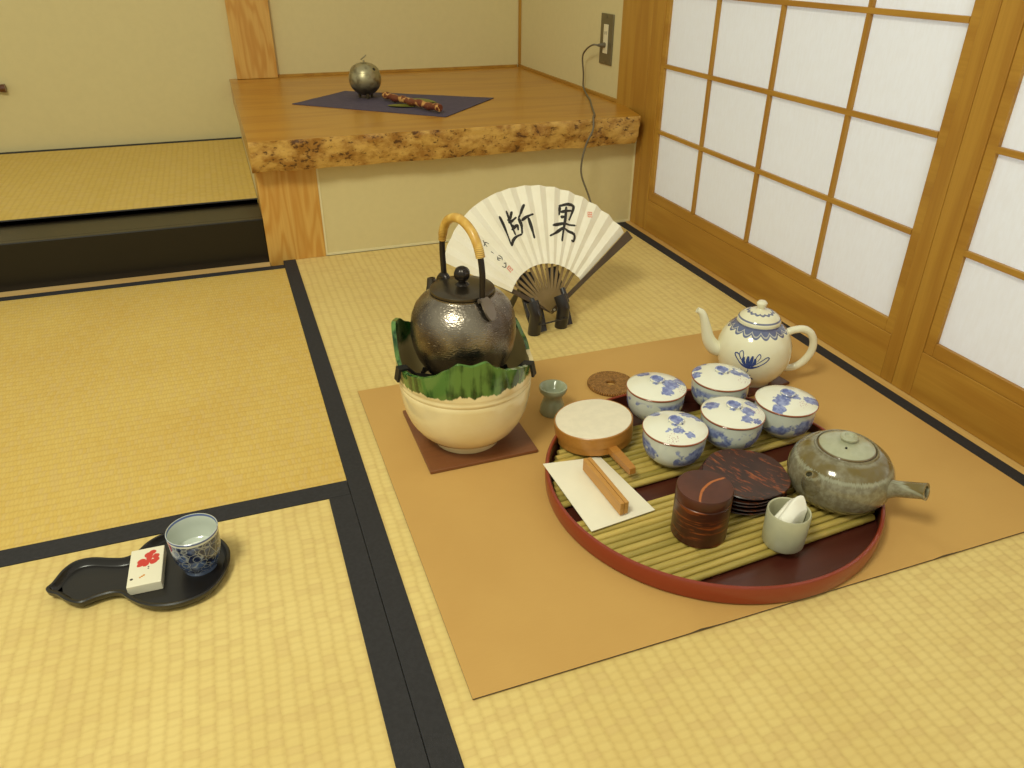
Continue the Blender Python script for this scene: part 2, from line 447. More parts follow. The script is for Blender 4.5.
pw = [(-.022, .222, .424), (-.032, .235, .424), (-.027, .285, .408), (-.022, .3195, .384), (-.014, .3255, .340), (-.0085, .335, .305), (-.012, .318, .2955), (-.035, .25, .2922),
      (-.060, .177, .2922), (-.100, .080, .2922), (-.138, -.015, .2922), (-.160, -.056, .2935), (-.168, -.074, .268), (-.184, -.075, .236), (-.195, -.077, .195), (-.195, -.08, .159),
      (-.176, -.09, .106), (-.168, -.12, .05), (-.2, -.17, .0045), (-.26, -.2, .0036)]
bm = bmesh.new(); tube(bm, smooth_path([Vector(p)-oc for p in pw], 6), .0024, 8); link_mesh('cable', bm, MAT['cord'], pc, smooth=SM)
bm = bmesh.new(); tube(bm, [(-.0003, 0, 0), (-.008, 0, 0), (-.012, .0005, 0), (-.0205, .001, 0)], [.0065, .0065, .0048, .0034], 14)
link_mesh('plug', bm, MAT['cord'], pc, smooth=SM)

# ------------------------------------------------------------------ scroll roller at far left
sc = empty('hanging_scroll', (-1.95, D-.012, .293), 'brown roller end of a hanging scroll at the left edge of the alcove wall', 'scroll')
MAT['roller'] = plain('dark_brown_roller', srgb(92, 48, 20), .35, coat=.3)
MAT['scroll_paper'] = plain('beige_scroll_paper', srgb(214, 200, 160), .8)
bm = bmesh.new(); tube(bm, [(-.35, 0, 0), (.3, 0, 0)], .0085, 20); link_mesh('scroll_roll', bm, MAT['scroll_paper'], sc, smooth=SM)
bm = bmesh.new(); tube(bm, [(.3, 0, 0), (.345, 0, 0), (.355, 0, 0), (.3645, 0, 0)], [.0085, .0085, .0112, .0118], 24); link_mesh('roller_end', bm, MAT['roller'], sc, smooth=SM)
bm = bmesh.new(); box(bm, -.33, .29, .0075, .0085, 0, 1.0); link_mesh('scroll_sheet', bm, MAT['scroll_paper'], sc)

# ------------------------------------------------------------------ shelf items
MAT['purple'] = plain('dark_violet_cloth', srgb(76, 66, 84), .85, var=.1, scale=60, bump=.3, bscale=600)
zt = .2896
bm = bmesh.new()
poly = [(-.8335, .3762), (-.6666, .5445), (-.296, .2978), (-.4965, .0753)]
cx, cy = -.573, .324
N = 18; grid = []
for i in range(N+1):
    row = []
    for j in range(N+1):
        u, v = i/N, j/N
        p = (Vector(poly[0])*(1-u)*(1-v)+Vector(poly[1])*u*(1-v)+Vector(poly[2])*u*v+Vector(poly[3])*(1-u)*v)
        h = .0012+.0006*mnoise.noise(Vector((p.x*25, p.y*25, 0)))
        if v > .93 or u < .07: h += .0005
        row.append(bm.verts.new((p.x-cx, p.y-cy, h)))
    grid.append(row)
for i in range(N):
    for j in range(N): bm.faces.new((grid[i][j], grid[i+1][j], grid[i+1][j+1], grid[i][j+1]))
ex = bmesh.ops.extrude_face_region(bm, geom=bm.faces[:])
for v in [g for g in ex['geom'] if isinstance(g, bmesh.types.BMVert)]: v.co.z = 0
o = link_mesh('display_cloth', bm, MAT['purple'], loc=(cx, cy, zt+.0002), smooth=SM)
tag(o, 'dark violet cloth spread diagonally on the wooden shelf', 'cloth')

ib = empty('incense_burner', (-.6300, .405, zt+.0022), 'round silvery metal incense burner with knobbed lid on the violet cloth', 'incense burner')
t = NT('aged_silver_metal'); co = t.coords(); X = t.xyz(co); n, _ = t.noise(co, 60, 4)
c = t.mix(t.step(t.math('ADD', X[2], t.math('MULTIPLY', n, .01)), .026, .036), srgb(96, 86, 66), srgb(168, 158, 124))
c = t.mix(t.step(n, .45, .7), c, srgb(126, 114, 84)); t.set(c, .38, .75); t.bump(n, .3, .0015); MAT['old_silver'] = t.m
bm = bmesh.new(); ib.scale = (1.14, 1.14, 1.14); R_ = .0385; prof = [(0, .006)]+[(R_*math.sin(a), .006+R_*.95-R_*.95*math.cos(a)) for a in [PI*k/22 for k in range(1, 15)]]
lathe(bm, prof+[(.0345, .0595), (0, .0595)], 48); link_mesh('bowl', bm, MAT['old_silver'], ib, smooth=SM)
bm = bmesh.new(); prof = [(0, .0600), (.0350, .0600), (.0335, .064), (.028, .0705), (.018, .0765), (.008, .079), (0, .0792)]
lathe(bm, prof, 48); lo = link_mesh('lid', bm, MAT['old_silver'], ib, smooth=SM)
for (a, zz, rr) in ((-.95, .0640, .030), (-2.5, .066, .0275), (2.4, .066, .0275), (.8, .066, .0275)):
    cc = Vector((math.cos(a)*rr, math.sin(a)*rr, zz+.0012)); nn = Vector((math.cos(a), math.sin(a), .8)).normalized()
    bm = bmesh.new(); tube(bm, [cc-nn*.002, cc+nn*.0022], .0038, 12); link_mesh('vent_hole', bm, MAT['dark_slot'], lo, smooth=SM)
bm = bmesh.new(); tube(bm, [(0, 0, .0788), (0, 0, .084)], .002, 10)
tube(bm, smooth_path([(-.006, 0, .0855), (0, .004, .089), (.006, 0, .0945), (0, -.003, .0905), (-.006, 0, .0855)], 5), .0016, 8)
link_mesh('knob', bm, MAT['old_silver'], lo, smooth=SM)
for k in range(3):
    a = -PI/2+2*PI*k/3; bm = bmesh.new()
    tube(bm, [(.017*math.cos(a), .017*math.sin(a), .0), (.016*math.cos(a), .016*math.sin(a), .012)], [.0028, .0045], 12)
    link_mesh('foot', bm, MAT['old_silver'], ib, smooth=SM)

st = empty('bark_stick', (-.545, .234, zt+.002), 'short reddish bark stick wrapped with cord on green leaves', 'incense wood')
t = NT('reddish_twisted_bark'); co = t.coords(); w = t.n('ShaderNodeTexWave', wave_type='BANDS', bands_direction='DIAGONAL'); t.link(co, w.inputs[0])
w.inputs['Scale'].default_value = 14; w.inputs['Distortion'].default_value = 7; w.inputs['Detail'].default_value = 3; w.inputs['Detail Scale'].default_value = 4
c = t.mix(t.step(w.outputs[1], .72, .95), srgb(112, 52, 26), srgb(205, 150, 82)); t.set(c, .5, 0, .4, .2); t.bump(w.outputs[1], .4, .002); MAT['bark'] = t.m
d = Vector((.090, -.231, 0)).normalized(); pts = [Vector((0, 0, .0125))+d*s for s in [-.125+.25*k/24 for k in range(25)]]
pts = [p+Vector((0, 0, .0012*math.sin(i*.9))) for i, p in enumerate(pts)]
bm = bmesh.new(); tube(bm, pts, [.0088+.0012*math.sin(i*1.7) for i in range(25)], 14); link_mesh('stick', bm, MAT['bark'], st, smooth=SM)
def leaf_mesh(L, W, bend=.006):
    bm = bmesh.new(); n = 12; rows = []
    for i in range(n+1):
        s = i/n; w_ = W*math.sin(PI*s**.8)**.9+.0003
        rows.append([bm.verts.new((L*(s-.5), w_*k*.5, .0016+bend*s*(1-s)*abs(k)+.0004)) for k in (-1, 0, 1)])
    for a, b in zip(rows[:-1], rows[1:]):
        for k in range(2): bm.faces.new((a[k], b[k], b[k+1], a[k+1]))
    ex = bmesh.ops.extrude_face_region(bm, geom=bm.faces[:])
    for v in [g for g in ex['geom'] if isinstance(g, bmesh.types.BMVert)]: v.co.z -= .0006
    return bm
MAT['leaf'] = plain('dry_green_leaf', srgb(112, 112, 34), .5, var=.25, scale=60)
for (px, py, rz, L) in ((-.565, .240, -.5, .085), (-.497, .302, -1.0, .10)):
    o = link_mesh('leaf', leaf_mesh(L, .034), MAT['leaf'], loc=(px, py, zt+.0022), rot=(0, 0, rz), smooth=SM)
    tag(o, 'green leaf lying just left of the bark stick' if px < -.55 else 'green leaf lying behind the bark stick on the violet cloth', 'leaf', None)

# ------------------------------------------------------------------ folding fan on its stand
FY, FT = math.radians(11), math.radians(32)
piv = Vector((-.4675, -.555, .0356))
fu = Vector((math.cos(FY), math.sin(FY), 0)); fh = Vector((-math.sin(FY), math.cos(FY), 0))
fv = math.cos(FT)*Vector((0, 0, 1))+math.sin(FT)*fh; fn = fu.cross(fv)          # fn points toward the viewer
A0, A1, RI, RO, NP = math.radians(29), math.radians(145.5), .0935, .250, 30
fan = empty('folding_fan', piv, 'open white folding fan with brushed black calligraphy and brown ribs', 'fan')
t = NT('white_fan_paper'); co = t.coords(); n, _ = t.noise(co, 30, 3); c = t.mix(t.step(n, .3, .7), srgb(242, 234, 212), srgb(246, 239, 220)); t.set(c, .75, 0, .2)
MAT['fan_paper'] = t.m
MAT['rib'] = plain('brown_bamboo_rib', srgb(128, 104, 62), .5, var=.12)
MAT['guard'] = plain('dark_brown_guard', srgb(76, 58, 36), .45, var=.1)
MAT['ink'] = plain('black_ink', srgb(38, 32, 26), .6)
MAT['seal'] = plain('red_seal_ink', srgb(226, 120, 92), .6)
def ro_at(a): return RO-.0085*max(0., (a-math.radians(118))/math.radians(27))
def pleat(ang, r):
    k = (ang-A0)/(A1-A0)*NP; f = k-math.floor(k); tri = (f if int(math.floor(k)) % 2 == 0 else 1-f)
    return (tri-.5)*.0058*(r/RO)
def fpt(u, v, off=0.):
    r = math.hypot(u, v); a = math.atan2(v, u)
    return fu*u+fv*v+fn*(pleat(min(max(a, A0), A1-1e-6), r)+off)
bm = bmesh.new(); sub = 2; prev = None
for side, off in ((0, .0003), (1, -.0003)):
    cols = []
    for k in range(NP*sub+1):
        a = A0+(A1-A0)*k/(NP*sub)
        cols.append([bm.verts.new(fpt(math.cos(a)*r, math.sin(a)*r, off)) for r in (RI, (RI+RO)/2, ro_at(a))])
    for a_, b_ in zip(cols[:-1], cols[1:]):
        for j in range(2): bm.faces.new((a_[j], b_[j], b_[j+1], a_[j+1]))
    if prev:
        for (a_, b_) in zip(range(NP*sub), range(1, NP*sub+1)):
            for j in (0, 2): bm.faces.new((cols[a_][j], cols[b_][j], prev[b_][j], prev[a_][j]))
        for kk in (0, -1):
            for j in range(2): bm.faces.new((cols[kk][j], cols[kk][j+1], prev[kk][j+1], prev[kk][j]))
    prev = cols
link_mesh('fan_leaf', bm, MAT['fan_paper'], fan)
nr = 15
for i in range(nr):
    a = A0+(A1-A0)*(i+.5)/nr; ca, sa = math.cos(a), math.sin(a)
    guard = i in (0, nr-1)
    if i == 0: a = A0-math.radians(2.2)
    if i == nr-1: a = A1-math.radians(3.3)
    ca, sa = math.cos(a), math.sin(a); tx = fu*ca+fv*sa; ty = -fu*sa+fv*ca
    off = -.0040-i*.00012
    if guard: off = .0045 if i == 0 else -.0075
    bm = bmesh.new(); th_ = .0014 if guard else .0005
    w0, wm, w1, L = (.0085, .0085, .0195, .2535) if guard else (.0062, .0050, .0050, RI+.01)
    secs = [(-.006, w0*.5), (0, w0), (.035, (w0+wm)/2 if not guard else w0), (L*.5 if guard else .06, wm+.001), (L, w1)]
    rings = []
    for s, w in secs:
        c = tx*(s*(.965 if i == nr-1 else 1))+fn*(off)
        rings.append([bm.verts.new(c+ty*w/2*p+fn*th_*q) for p, q in ((-1, -1), (1, -1), (1, 1), (-1, 1))])
    for a_, b_ in zip(rings[:-1], rings[1:]):
        for k in range(4): bm.faces.new((a_[k], a_[(k+1) % 4], b_[(k+1) % 4], b_[k]))
    bm.faces.new(rings[0]); bm.faces.new(rings[-1])
    o = link_mesh('guard' if guard else 'rib', bm, MAT['guard'] if guard else MAT['rib'], fan)
bm = bmesh.new(); tube(bm, [fn*-.0095, fn*.0075], .0022, 12); 
link_mesh('pivot_pin', bm, plain('pale_metal_pin', srgb(200, 190, 160), .3, .6), fan, smooth=SM)
S_A = [[(-0.0584, 0.2001), (-0.0534, 0.1715), (-0.0515, 0.1386)], [(-0.0515, 0.1386), (-0.0392, 0.1529), (-0.0206, 0.1582)], [(-0.0421, 0.2075), (-0.0405, 0.1849), (-0.0366, 0.1578)], [(-0.0289, 0.2048), (-0.0375, 0.1922), (-0.0457, 0.1882)], [(-0.0449, 0.184), (-0.0347, 0.1864), (-0.0234, 0.1921)], [(-0.0416, 0.1757), (-0.0339, 0.1776)], [(-0.0419, 0.1689), (-0.0262, 0.1763), (-0.0265, 0.1664)], [(0.0018, 0.2143), (-0.0101, 0.2004), (-0.0203, 0.1894)], [(-0.0203, 0.1894), (-0.0181, 0.175), (-0.0206, 0.1582)], [(-0.0155, 0.1833), (0.0, 0.1894), (0.0161, 0.1922)], [(0.0023, 0.1874), (0.0032, 0.1652), (0.0032, 0.1447)]]
S_B = [[(0.0809, 0.1982), (0.0738, 0.1809)], [(0.0786, 0.1992), (0.0993, 0.1986), (0.1126, 0.1927), (0.0976, 0.1723), (0.0922, 0.1673)], [(0.0783, 0.1866), (0.1065, 0.1855)], [(0.0754, 0.1765), (0.0861, 0.1757)], [(0.0935, 0.195), (0.0839, 0.1712), (0.0714, 0.1475), (0.0621, 0.1282)], [(0.0509, 0.1631), (0.0763, 0.1628), (0.1045, 0.1533)], [(0.0738, 0.1551), (0.0566, 0.1484), (0.0392, 0.144)], [(0.0767, 0.1524), (0.0944, 0.1365), (0.0893, 0.1244), (0.0836, 0.1267)]]
S_S = [[(-0.1072, 0.1606), (-0.1056, 0.1527), (-0.1026, 0.1461)], [(-0.1095, 0.1488), (-0.1028, 0.1553), (-0.0958, 0.1516)], [(-0.0979, 0.136), (-0.0934, 0.1316)], [(-0.0876, 0.125), (-0.0883, 0.1184), (-0.0844, 0.1167)], [(-0.0835, 0.1273), (-0.0776, 0.1216), (-0.0788, 0.1157)], [(-0.0872, 0.1218), (-0.0792, 0.1188)], [(-0.078, 0.1094), (-0.0717, 0.1097)], [(-0.0726, 0.1099), (-0.077, 0.1015), (-0.0828, 0.105)]]
def strokes(name, S, w, m=MAT['ink']):
    bm = bmesh.new()
    for li, s in enumerate(S):
        P = smooth_path([(x, y, 0) for x, y in s], 8); n = len(P); rows = []
        for i, p in enumerate(P):
            tn = (P[min(i+1, n-1)]-P[max(i-1, 0)]).normalized(); no = Vector((-tn.y, tn.x, 0))
            ww = w*(.75+.45*math.sin(PI*min(1, (i+1)/n*1.4)))*(.5 if i in (0, n-1) else 1)
            rows.append([bm.verts.new(fpt((p+no*ww*k/2).x, (p+no*ww*k/2).y, .0007+li*.00001)) for k in (-1, 0, 1)])
        for a, b in zip(rows[:-1], rows[1:]):
            for k in range(2): bm.faces.new((a[k], a[k+1], b[k+1], b[k]))
    return link_mesh(name, bm, m, fan)
strokes('calligraphy_character', S_A, .0052); strokes('calligraphy_character', S_B, .0054); strokes('signature', S_S, .0016)
for (cu, cv, ang) in ((.1445, .1705, -.35), (-.0681, .0967, .55)):
    bm = bmesh.new(); ca, sa = math.cos(ang), math.sin(ang)
    for (a, b, c_, d_) in ((-.0045, -.0032, -.0058, .0058), (.0032, .0045, -.0058, .0058), (-.0032, .0032, .0045, .0058), (-.0032, .0032, -.0058, -.0045), (-.0032, .0032, -.0006, .0006), (-.0006, .0006, -.0045, .0045)):
        vs = []
        for x, y in ((a, c_), (b, c_), (b, d_), (a, d_)): vs.append(bm.verts.new(fpt(cu+x*ca-y*sa, cv+x*sa+y*ca, .0008)))
        bm.faces.new(vs)
    link_mesh('seal_mark', bm, MAT['seal'], fan)

MAT['stand_black'] = plain('black_stained_bamboo', srgb(34, 30, 30), .32, coat=.3, var=.15)
fs = empty('fan_stand', (-.4675, -.575, 0), 'small black bamboo easel stand holding the open fan', 'stand')
fo = Vector(fs.location)
def FP(u, v, n): return piv-fo+fu*u+fv*v+fn*n
for s, (ux, hi) in enumerate(((-.049, .030), (.014, .030))):
    a = FP(ux, 0, .0195); foot_ = Vector((a.x, a.y+.010, .0003))
    b = FP(ux-.002, hi-.006, .0195)
    bm = bmesh.new(); tube(bm, [foot_, a, b], [.0128, .0125, .0122], 20, hollow=.004); link_mesh('front_post', bm, MAT['stand_black'], fs, smooth=SM)
for ux, wd in ((-.052, .038), (.018, .028)):
    bm = bmesh.new(); ringz = []
    for (v, w) in ((-.036, wd*.8), (.0, wd), (.085, wd*.95)):
        c = FP(ux+wd/2, v, -.0145)
        ringz.append([bm.verts.new(c+fu*w/2*p+fn*.0025*q) for p, q in ((-1, -1), (1, -1), (1, 1), (-1, 1))])
    for a_, b_ in zip(ringz[:-1], ringz[1:]):
        for k in range(4): bm.faces.new((a_[k], a_[(k+1) % 4], b_[(k+1) % 4], b_[k]))
    bm.faces.new(ringz[0]); bm.faces.new(ringz[-1])
    link_mesh('back_slat', bm, MAT['stand_black'], fs)
bm = bmesh.new(); tube(bm, [FP(.024, .008, .0195), FP(.027, .036, .012)], .0056, 14, hollow=.003); link_mesh('hook', bm, MAT['stand_black'], fs, smooth=SM)
bm = bmesh.new(); tube(bm, [FP(-.044, .008, .0195), FP(-.045, .030, .010)], .0050, 14, hollow=.003); link_mesh('hook', bm, MAT['stand_black'], fs, smooth=SM)
a = FP(-.049, -.022, .0185); b = FP(.016, -.022, .0185)
bm = bmesh.new(); tube(bm, [a, b], .0016, 8); link_mesh('crossbar', bm, MAT['stand_black'], fs, smooth=SM)
bm = bmesh.new(); tube(bm, [FP(-.043, -.014, .016), FP(-.043, -.014, -.016)], .003, 8); link_mesh('connector', bm, MAT['stand_black'], fs, smooth=SM)
bm = bmesh.new(); tube(bm, [FP(.021, -.014, .016), FP(.021, -.014, -.016)], .003, 8); link_mesh('connector', bm, MAT['stand_black'], fs, smooth=SM)
bm = bmesh.new(); q = FP(-.045, .06, -.02); tube(bm, [q, Vector((q.x-.004, q.y+.055, .0075))], [.004, .0075], 12); link_mesh('rear_leg', bm, MAT['stand_black'], fs, smooth=SM)

# ------------------------------------------------------------------ tan cloth
bm = bmesh.new(); NX, NY = 60, 54
cx0, cx1, cy0, cy1 = -.8755, -.0485, -1.3265, -.6830
g = []
for j in range(NY+1):
    row = []
    for i in range(NX+1):
        x = cx0+(cx1-cx0)*i/NX; y = cy0+(cy1-cy0)*j/NY
        h = .0017
        dx = x-(-.278-(y+1.3)*-.10); fold = math.exp(-((x+.262+(y+1.33)*.28)/.007)**2)*.0036*max(0, 1-(y-cy0)/.16)
        f2 = math.exp(-((x+.610-(y+1.33)*.1)/.009)**2)*.0024*max(0, 1-(y-cy0)/.08)
        row.append(bm.verts.new((x+.5, y+1., h+fold+f2)))
    g.append(row)
for j in range(NY):
    for i in range(NX): bm.faces.new((g[j][i], g[j][i+1], g[j+1][i+1], g[j+1][i]))
ex = bmesh.ops.extrude_face_region(bm, geom=bm.faces[:])
for v in [q for q in ex['geom'] if isinstance(q, bmesh.types.BMVert)]: v.co.z = 0
bm.normal_update()
for f in bm.faces:
    if abs(f.normal.z) < .5: f.material_index = 1
o = link_mesh('tea_cloth', bm, [MAT['tan_cloth'], MAT['tan_hem']], loc=(-.5, -1., .0011), smooth=SM)
tag(o, 'large plain tan cloth laid flat under all the tea things', 'cloth')
TZ = .0029       # top of the tan cloth

# ------------------------------------------------------------------ brazier board, brazier, trivet, kettle
MAT['board'] = wood('reddish_brown_board', srgb(124, 76, 44), srgb(112, 66, 38), srgb(88, 50, 28), 'x', .45, 8)
bm = bmesh.new(); box(bm, -.082, .082, -.0875, .0875, 0, .0055, .0012)
o = link_mesh('brazier_board', bm, MAT['board'], loc=(-.738, -.8650, TZ)); tag(o, 'thin square brown board under the green-rimmed brazier pot', 'board')
BC = (-.7440, -.881); BZ = TZ+.0056
br = empty('brazier_pot', (BC[0], BC[1], BZ), 'cream ceramic brazier pot with jagged green glazed rim', 'brazier')
t = NT('cream_pot_green_glaze'); co = t.coords(); X = t.xyz(co)
ang = t.math('ARCTAN2', X[1], X[0]); cv = t.n('ShaderNodeCombineXYZ'); t.link(ang, cv.inputs[0])
drip, _ = t.noise(cv.outputs[0], 9, 3, .6); nn, _ = t.noise(co, 25, 4)
st_, _ = t.noise(t.mapping(co, (110, 110, 10)), 1, 3)
lim = t.math('ADD', X[2], t.math('MULTIPLY', t.math('SUBTRACT', drip, .5), -.022))
lim = t.math('SUBTRACT', lim, t.math('MULTIPLY', X[0], .05))
lim2 = t.math('ADD', lim, t.math('MULTIPLY', t.math('SUBTRACT', nn, .5), .010))
gm = t.step(lim2, .1215, .1240)
green = t.mix(t.step(t.math('MULTIPLY', t.math('ADD', st_, nn), .5), .42, .57), srgb(18, 62, 20), srgb(90, 128, 58))
cream = t.mix(t.step(nn, .3, .7), srgb(232, 212, 160), srgb(238, 220, 172))
t.set(t.mix(gm, cream, green), .18, 0, .5, .5); MAT['pot'] = t.m
t = NT('pot_inside_glaze'); co = t.coords(); X = t.xyz(co); nn, _ = t.noise(co, 22, 3)
gm = t.step(t.math('ADD', X[2], t.math('MULTIPLY', t.math('SUBTRACT', nn, .5), .06)), .140, .156)
t.set(t.mix(gm, srgb(214, 194, 138), srgb(24, 78, 28)), .2, 0, .5, .4); MAT['pot_in'] = t.m
# rim height round the pot (angle in degrees from +x), low in front, high peaks at left, right and back
knots = [(0, .123), (11, .143), (24, .166), (45, .150), (70, .148), (92, .166), (115, .150), (136, .172), (146, .184), (158, .187), (168, .176), (177, .146), (186, .136), (197, .139), (217, .146), (228, .153), (238, .163), (248, .173), (259, .169), (271, .174), (279, .163), (288, .156), (301, .151), (312, .145), (330, .131), (348, .123), (360, .123)]
def rimz(th):
    d = math.degrees(th) % 360
    for (a, za), (b, zb) in zip(knots[:-1], knots[1:]):
        if a <= d <= b:
            tt = (d-a)/(b-a); tt = tt*tt*(3-2*tt)*.6+tt*.4; return za+(zb-za)*tt
    return .15
outp = [(0, .003), (.036, .003), (.040, .0), (.0495, .0), (.0506, .004), (.0506, .010), (.0550, .0120), (.066, .0195), (.0765, .031), (.0850, .046), (.0905, .062), (.0940, .080), (.0950, .095), (.0955, .1005), (.0945, .1030), (.0962, .1060), (.0965, .1090), (.0955, .1110), (.0968, .1140), (.0972, 10), (.0982, 10.35), (.0992, 10.7), (.0998, 11)]
inp = [(.0938, 11), (.0930, 10.5), (.0920, 10), (.0900, .104), (.0870, .085), (.0800, .062), (.068, .035), (.045, .020), (0, .014)]
bm = bmesh.new()
def zf(prof):
    def f_(th, i, z):
        rz = rimz(th)
        if z >= 9.9: return .1165+(rz-.1165)*(z-10)
        return z
    return f_
def rf(th, i, r):
    d = math.degrees(th) % 360
    k = .0022*math.cos(math.radians((d-8)*5))
    return r+(k*min(1, (i-18)/3) if i > 18 else 0)
seg = 180
ro = lathe(bm, outp, seg, zf=zf(outp), rf=rf)
def rf2(th, i, r):
    d = math.degrees(th) % 360; return r+(.0022*math.cos(math.radians((d-8)*5)) if i < 3 else 0)
ri = lathe(bm, inp, seg, zf=zf(inp), rf=rf2, mi=1)
for k in range(seg):
    f = bm.faces.new((ro[-1][k], ri[0][k], ri[0][(k+1) % seg], ro[-1][(k+1) % seg])); f.material_index = 0
link_mesh('pot', bm, [MAT['pot'], MAT['pot_in']], br, smooth=math.radians(50))
# iron trivet sitting in the pot
MAT['iron'] = plain('black_cast_iron', srgb(30, 28, 26), .5, .3, bump=.3)
MAT['ash'] = plain('pale_ash', srgb(150, 138, 110), .95, var=.15, bump=.6, bscale=60)
bm = bmesh.new(); lathe(bm, [(0, .062), (.03, .064), (.060, .060), (.0755, .058), (.0755, .0575), (.06, .035), (0, .0215)], 48)
o = link_mesh('ash_bed', bm, MAT['ash'], loc=(BC[0], BC[1], BZ), smooth=SM); tag(o, 'pale ash filling the inside of the green-rimmed brazier', 'ash', kind='stuff')
tv = empty('iron_trivet', (BC[0], BC[1], BZ+.0765), 'black iron trivet ring inside the brazier under the kettle', 'trivet')
bm = bmesh.new()
lathe(bm, [(.037, .032), (.0445, .032), (.0445, .0378), (.037, .0378)], 48, closed=True); link_mesh('ring', bm, MAT['iron'], tv, smooth=SM)
bm = bmesh.new()
lathe(bm, [(.0655, .018), (.0685, .018), (.0685, .0225), (.0655, .0225)], 48, closed=True)
for k in range(36):
    a = 2*PI*k/36; c_, s_ = math.cos(a), math.sin(a)
    tube(bm, [(.0672*c_, .0672*s_, .02), (.0620*c_, .0620*s_, .034)], .0016, 6)
link_mesh('grille', bm, MAT['iron'], tv, smooth=SM)
for k, dg in enumerate((188, 322, 90)):
    a = math.radians(dg); c_, s_ = math.cos(a), math.sin(a); t_ = Vector((-s_, c_, 0)); r_ = Vector((c_, s_, 0))
    bm = bmesh.new()
    P = [r_*.0425+Vector((0, 0, .0345)), r_*.072+Vector((0, 0, .038)), r_*.084+Vector((0, 0, .050 if dg != 90 else .044)), r_*.0875+Vector((0, 0, .044))] if dg == 90 else \
        [r_*.0425+Vector((0, 0, .0345)), r_*.074+Vector((0, 0, .046)), r_*.088+Vector((0, 0, .0625)), r_*.1000+Vector((0, 0, .0640)), r_*.1035+Vector((0, 0, .046))]
    rr = []
    for i, p in enumerate(P):
        nxt = P[min(i+1, len(P)-1)]-P[max(i-1, 0)]; nm = nxt.cross(t_).normalized()
        rr.append([bm.verts.new(p+t_*.0065*x+nm*.0018*y) for x, y in ((-1, -1), (1, -1), (1, 1), (-1, 1))])
    for a_, b_ in zip(rr[:-1], rr[1:]):
        for q in range(4): bm.faces.new((a_[q], a_[(q+1) % 4], b_[(q+1) % 4], b_[q]))
    bm.faces.new(rr[0]); bm.faces.new(rr[-1])
    link_mesh('prong', bm, MAT['iron'], tv)

KC = Vector((-.7440, -.8785, BZ+.0765+.0350))
kt = empty('kettle', KC, 'dark silver kettle with hammered body and cane-wrapped bail handle', 'kettle')
t = NT('hammered_dark_silver'); co = t.coords()
X = t.xyz(co); ang = t.math('ARCTAN2', X[1], X[0]); cb = t.n('ShaderNodeCombineXYZ')
t.link(t.math('MULTIPLY', ang, 16.), cb.inputs[0]); t.link(t.math('MULTIPLY', X[2], 620.), cb.inputs[1])
hm, _ = t.noise(cb.outputs[0], 1., 1, .4); nb, _ = t.noise(co, 18, 3)
c = t.mix(t.step(nb, .35, .65), srgb(92, 82, 74), srgb(152, 142, 128)); c = t.mix(t.step(hm, .62, .8), c, srgb(190, 178, 160))
t.set(c, .26, .95); t.bump(hm, .5, .0011); MAT['kettle'] = t.m
t = NT('smooth_dark_silver'); co = t.coords(); nb, _ = t.noise(co, 30, 3); t.set(t.mix(nb, srgb(70, 62, 54), srgb(104, 94, 78)), .3, .9); MAT['kettle_lid'] = t.m
MAT['black_iron'] = plain('dark_handle_iron', srgb(52, 46, 42), .28, .7)
prof = [(0, .004), (.030, .0), (.044, .003), (.057, .013), (.0662, .029), (.0718, .046), (.0740, .062), (.0738, .076), (.0716, .090), (.0660, .104), (.057, .1145), (.048, .1200), (.0455, .1225), (.0455, .1245), (.040, .1245), (0, .1245)]
bm = bmesh.new(); lathe(bm, prof, 96); link_mesh('body', bm, MAT['kettle'], kt, smooth=SM)
bm = bmesh.new(); lathe(bm, [(0, .1247), (.0435, .1247), (.0442, .1255), (.0442, .1285), (.0430, .1296), (.030, .1312), (.012, .1335), (0, .1338)], 72); lid = link_mesh('lid', bm, MAT['kettle_lid'], kt, smooth=SM)
bm = bmesh.new(); lathe(bm, [(0, .1336), (.0100, .1336), (.0080, .1355), (.0050, .1370), (.0050, .139), (0, .139)], 32)
rings = lathe(bm, [(0, .1375)]+[(.0110*math.sin(PI*k/14), .1482-.0110*math.cos(PI*k/14)) for k in range(1, 14)]+[(0, .1592)], 32,
              rf=lambda th, i, r: r*(1+.05*math.cos(8*th)))
link_mesh('knob', bm, MAT['black_iron'], lid, smooth=SM)
# bail handle runs from the back left (spout side) to the front right
hd = Vector((.28, -.96, 0)).normalized(); LR = .046
def HP(s, z): return hd*s+Vector((0, 0, z))
arc = [HP(-LR, .118), HP(-LR*1.03, .143), HP(-LR*1.06, .170), HP(-LR*.98, .194), HP(-LR*.72, .2125), HP(-LR*.30, .2225), HP(LR*.15, .2225), HP(LR*.60, .213), HP(LR*.92, .194), HP(LR*1.06, .168), HP(LR*1.07, .145), HP(LR*1.05, .124)]
sp = smooth_path(arc, 8)
bm = bmesh.new(); tube(bm, sp, .0042, 12); hb = link_mesh('bail_handle', bm, MAT['black_iron'], kt, smooth=SM)
t = NT('yellow_cane_wrap'); co = t.coords(); n, _ = t.noise(co, 40, 3); z_ = t.xyz(co)[2]
c = t.mix(t.step(n, .4, .65), srgb(196, 150, 62), srgb(224, 186, 96)); wv = t.n('ShaderNodeTexWave'); t.link(co, wv.inputs[0]); wv.bands_direction = 'Z'; wv.inputs['Scale'].default_value = 130
c = t.mix(t.math('MULTIPLY', wv.outputs[1], t.math('MULTIPLY', t.step(z_, .205, .192), .65)), c, srgb(120, 76, 28)); t.set(c, .4, 0, .5, .3); MAT['cane_wrap'] = t.m
i0, i1 = int(len(sp)*.235), int(len(sp)*.77)
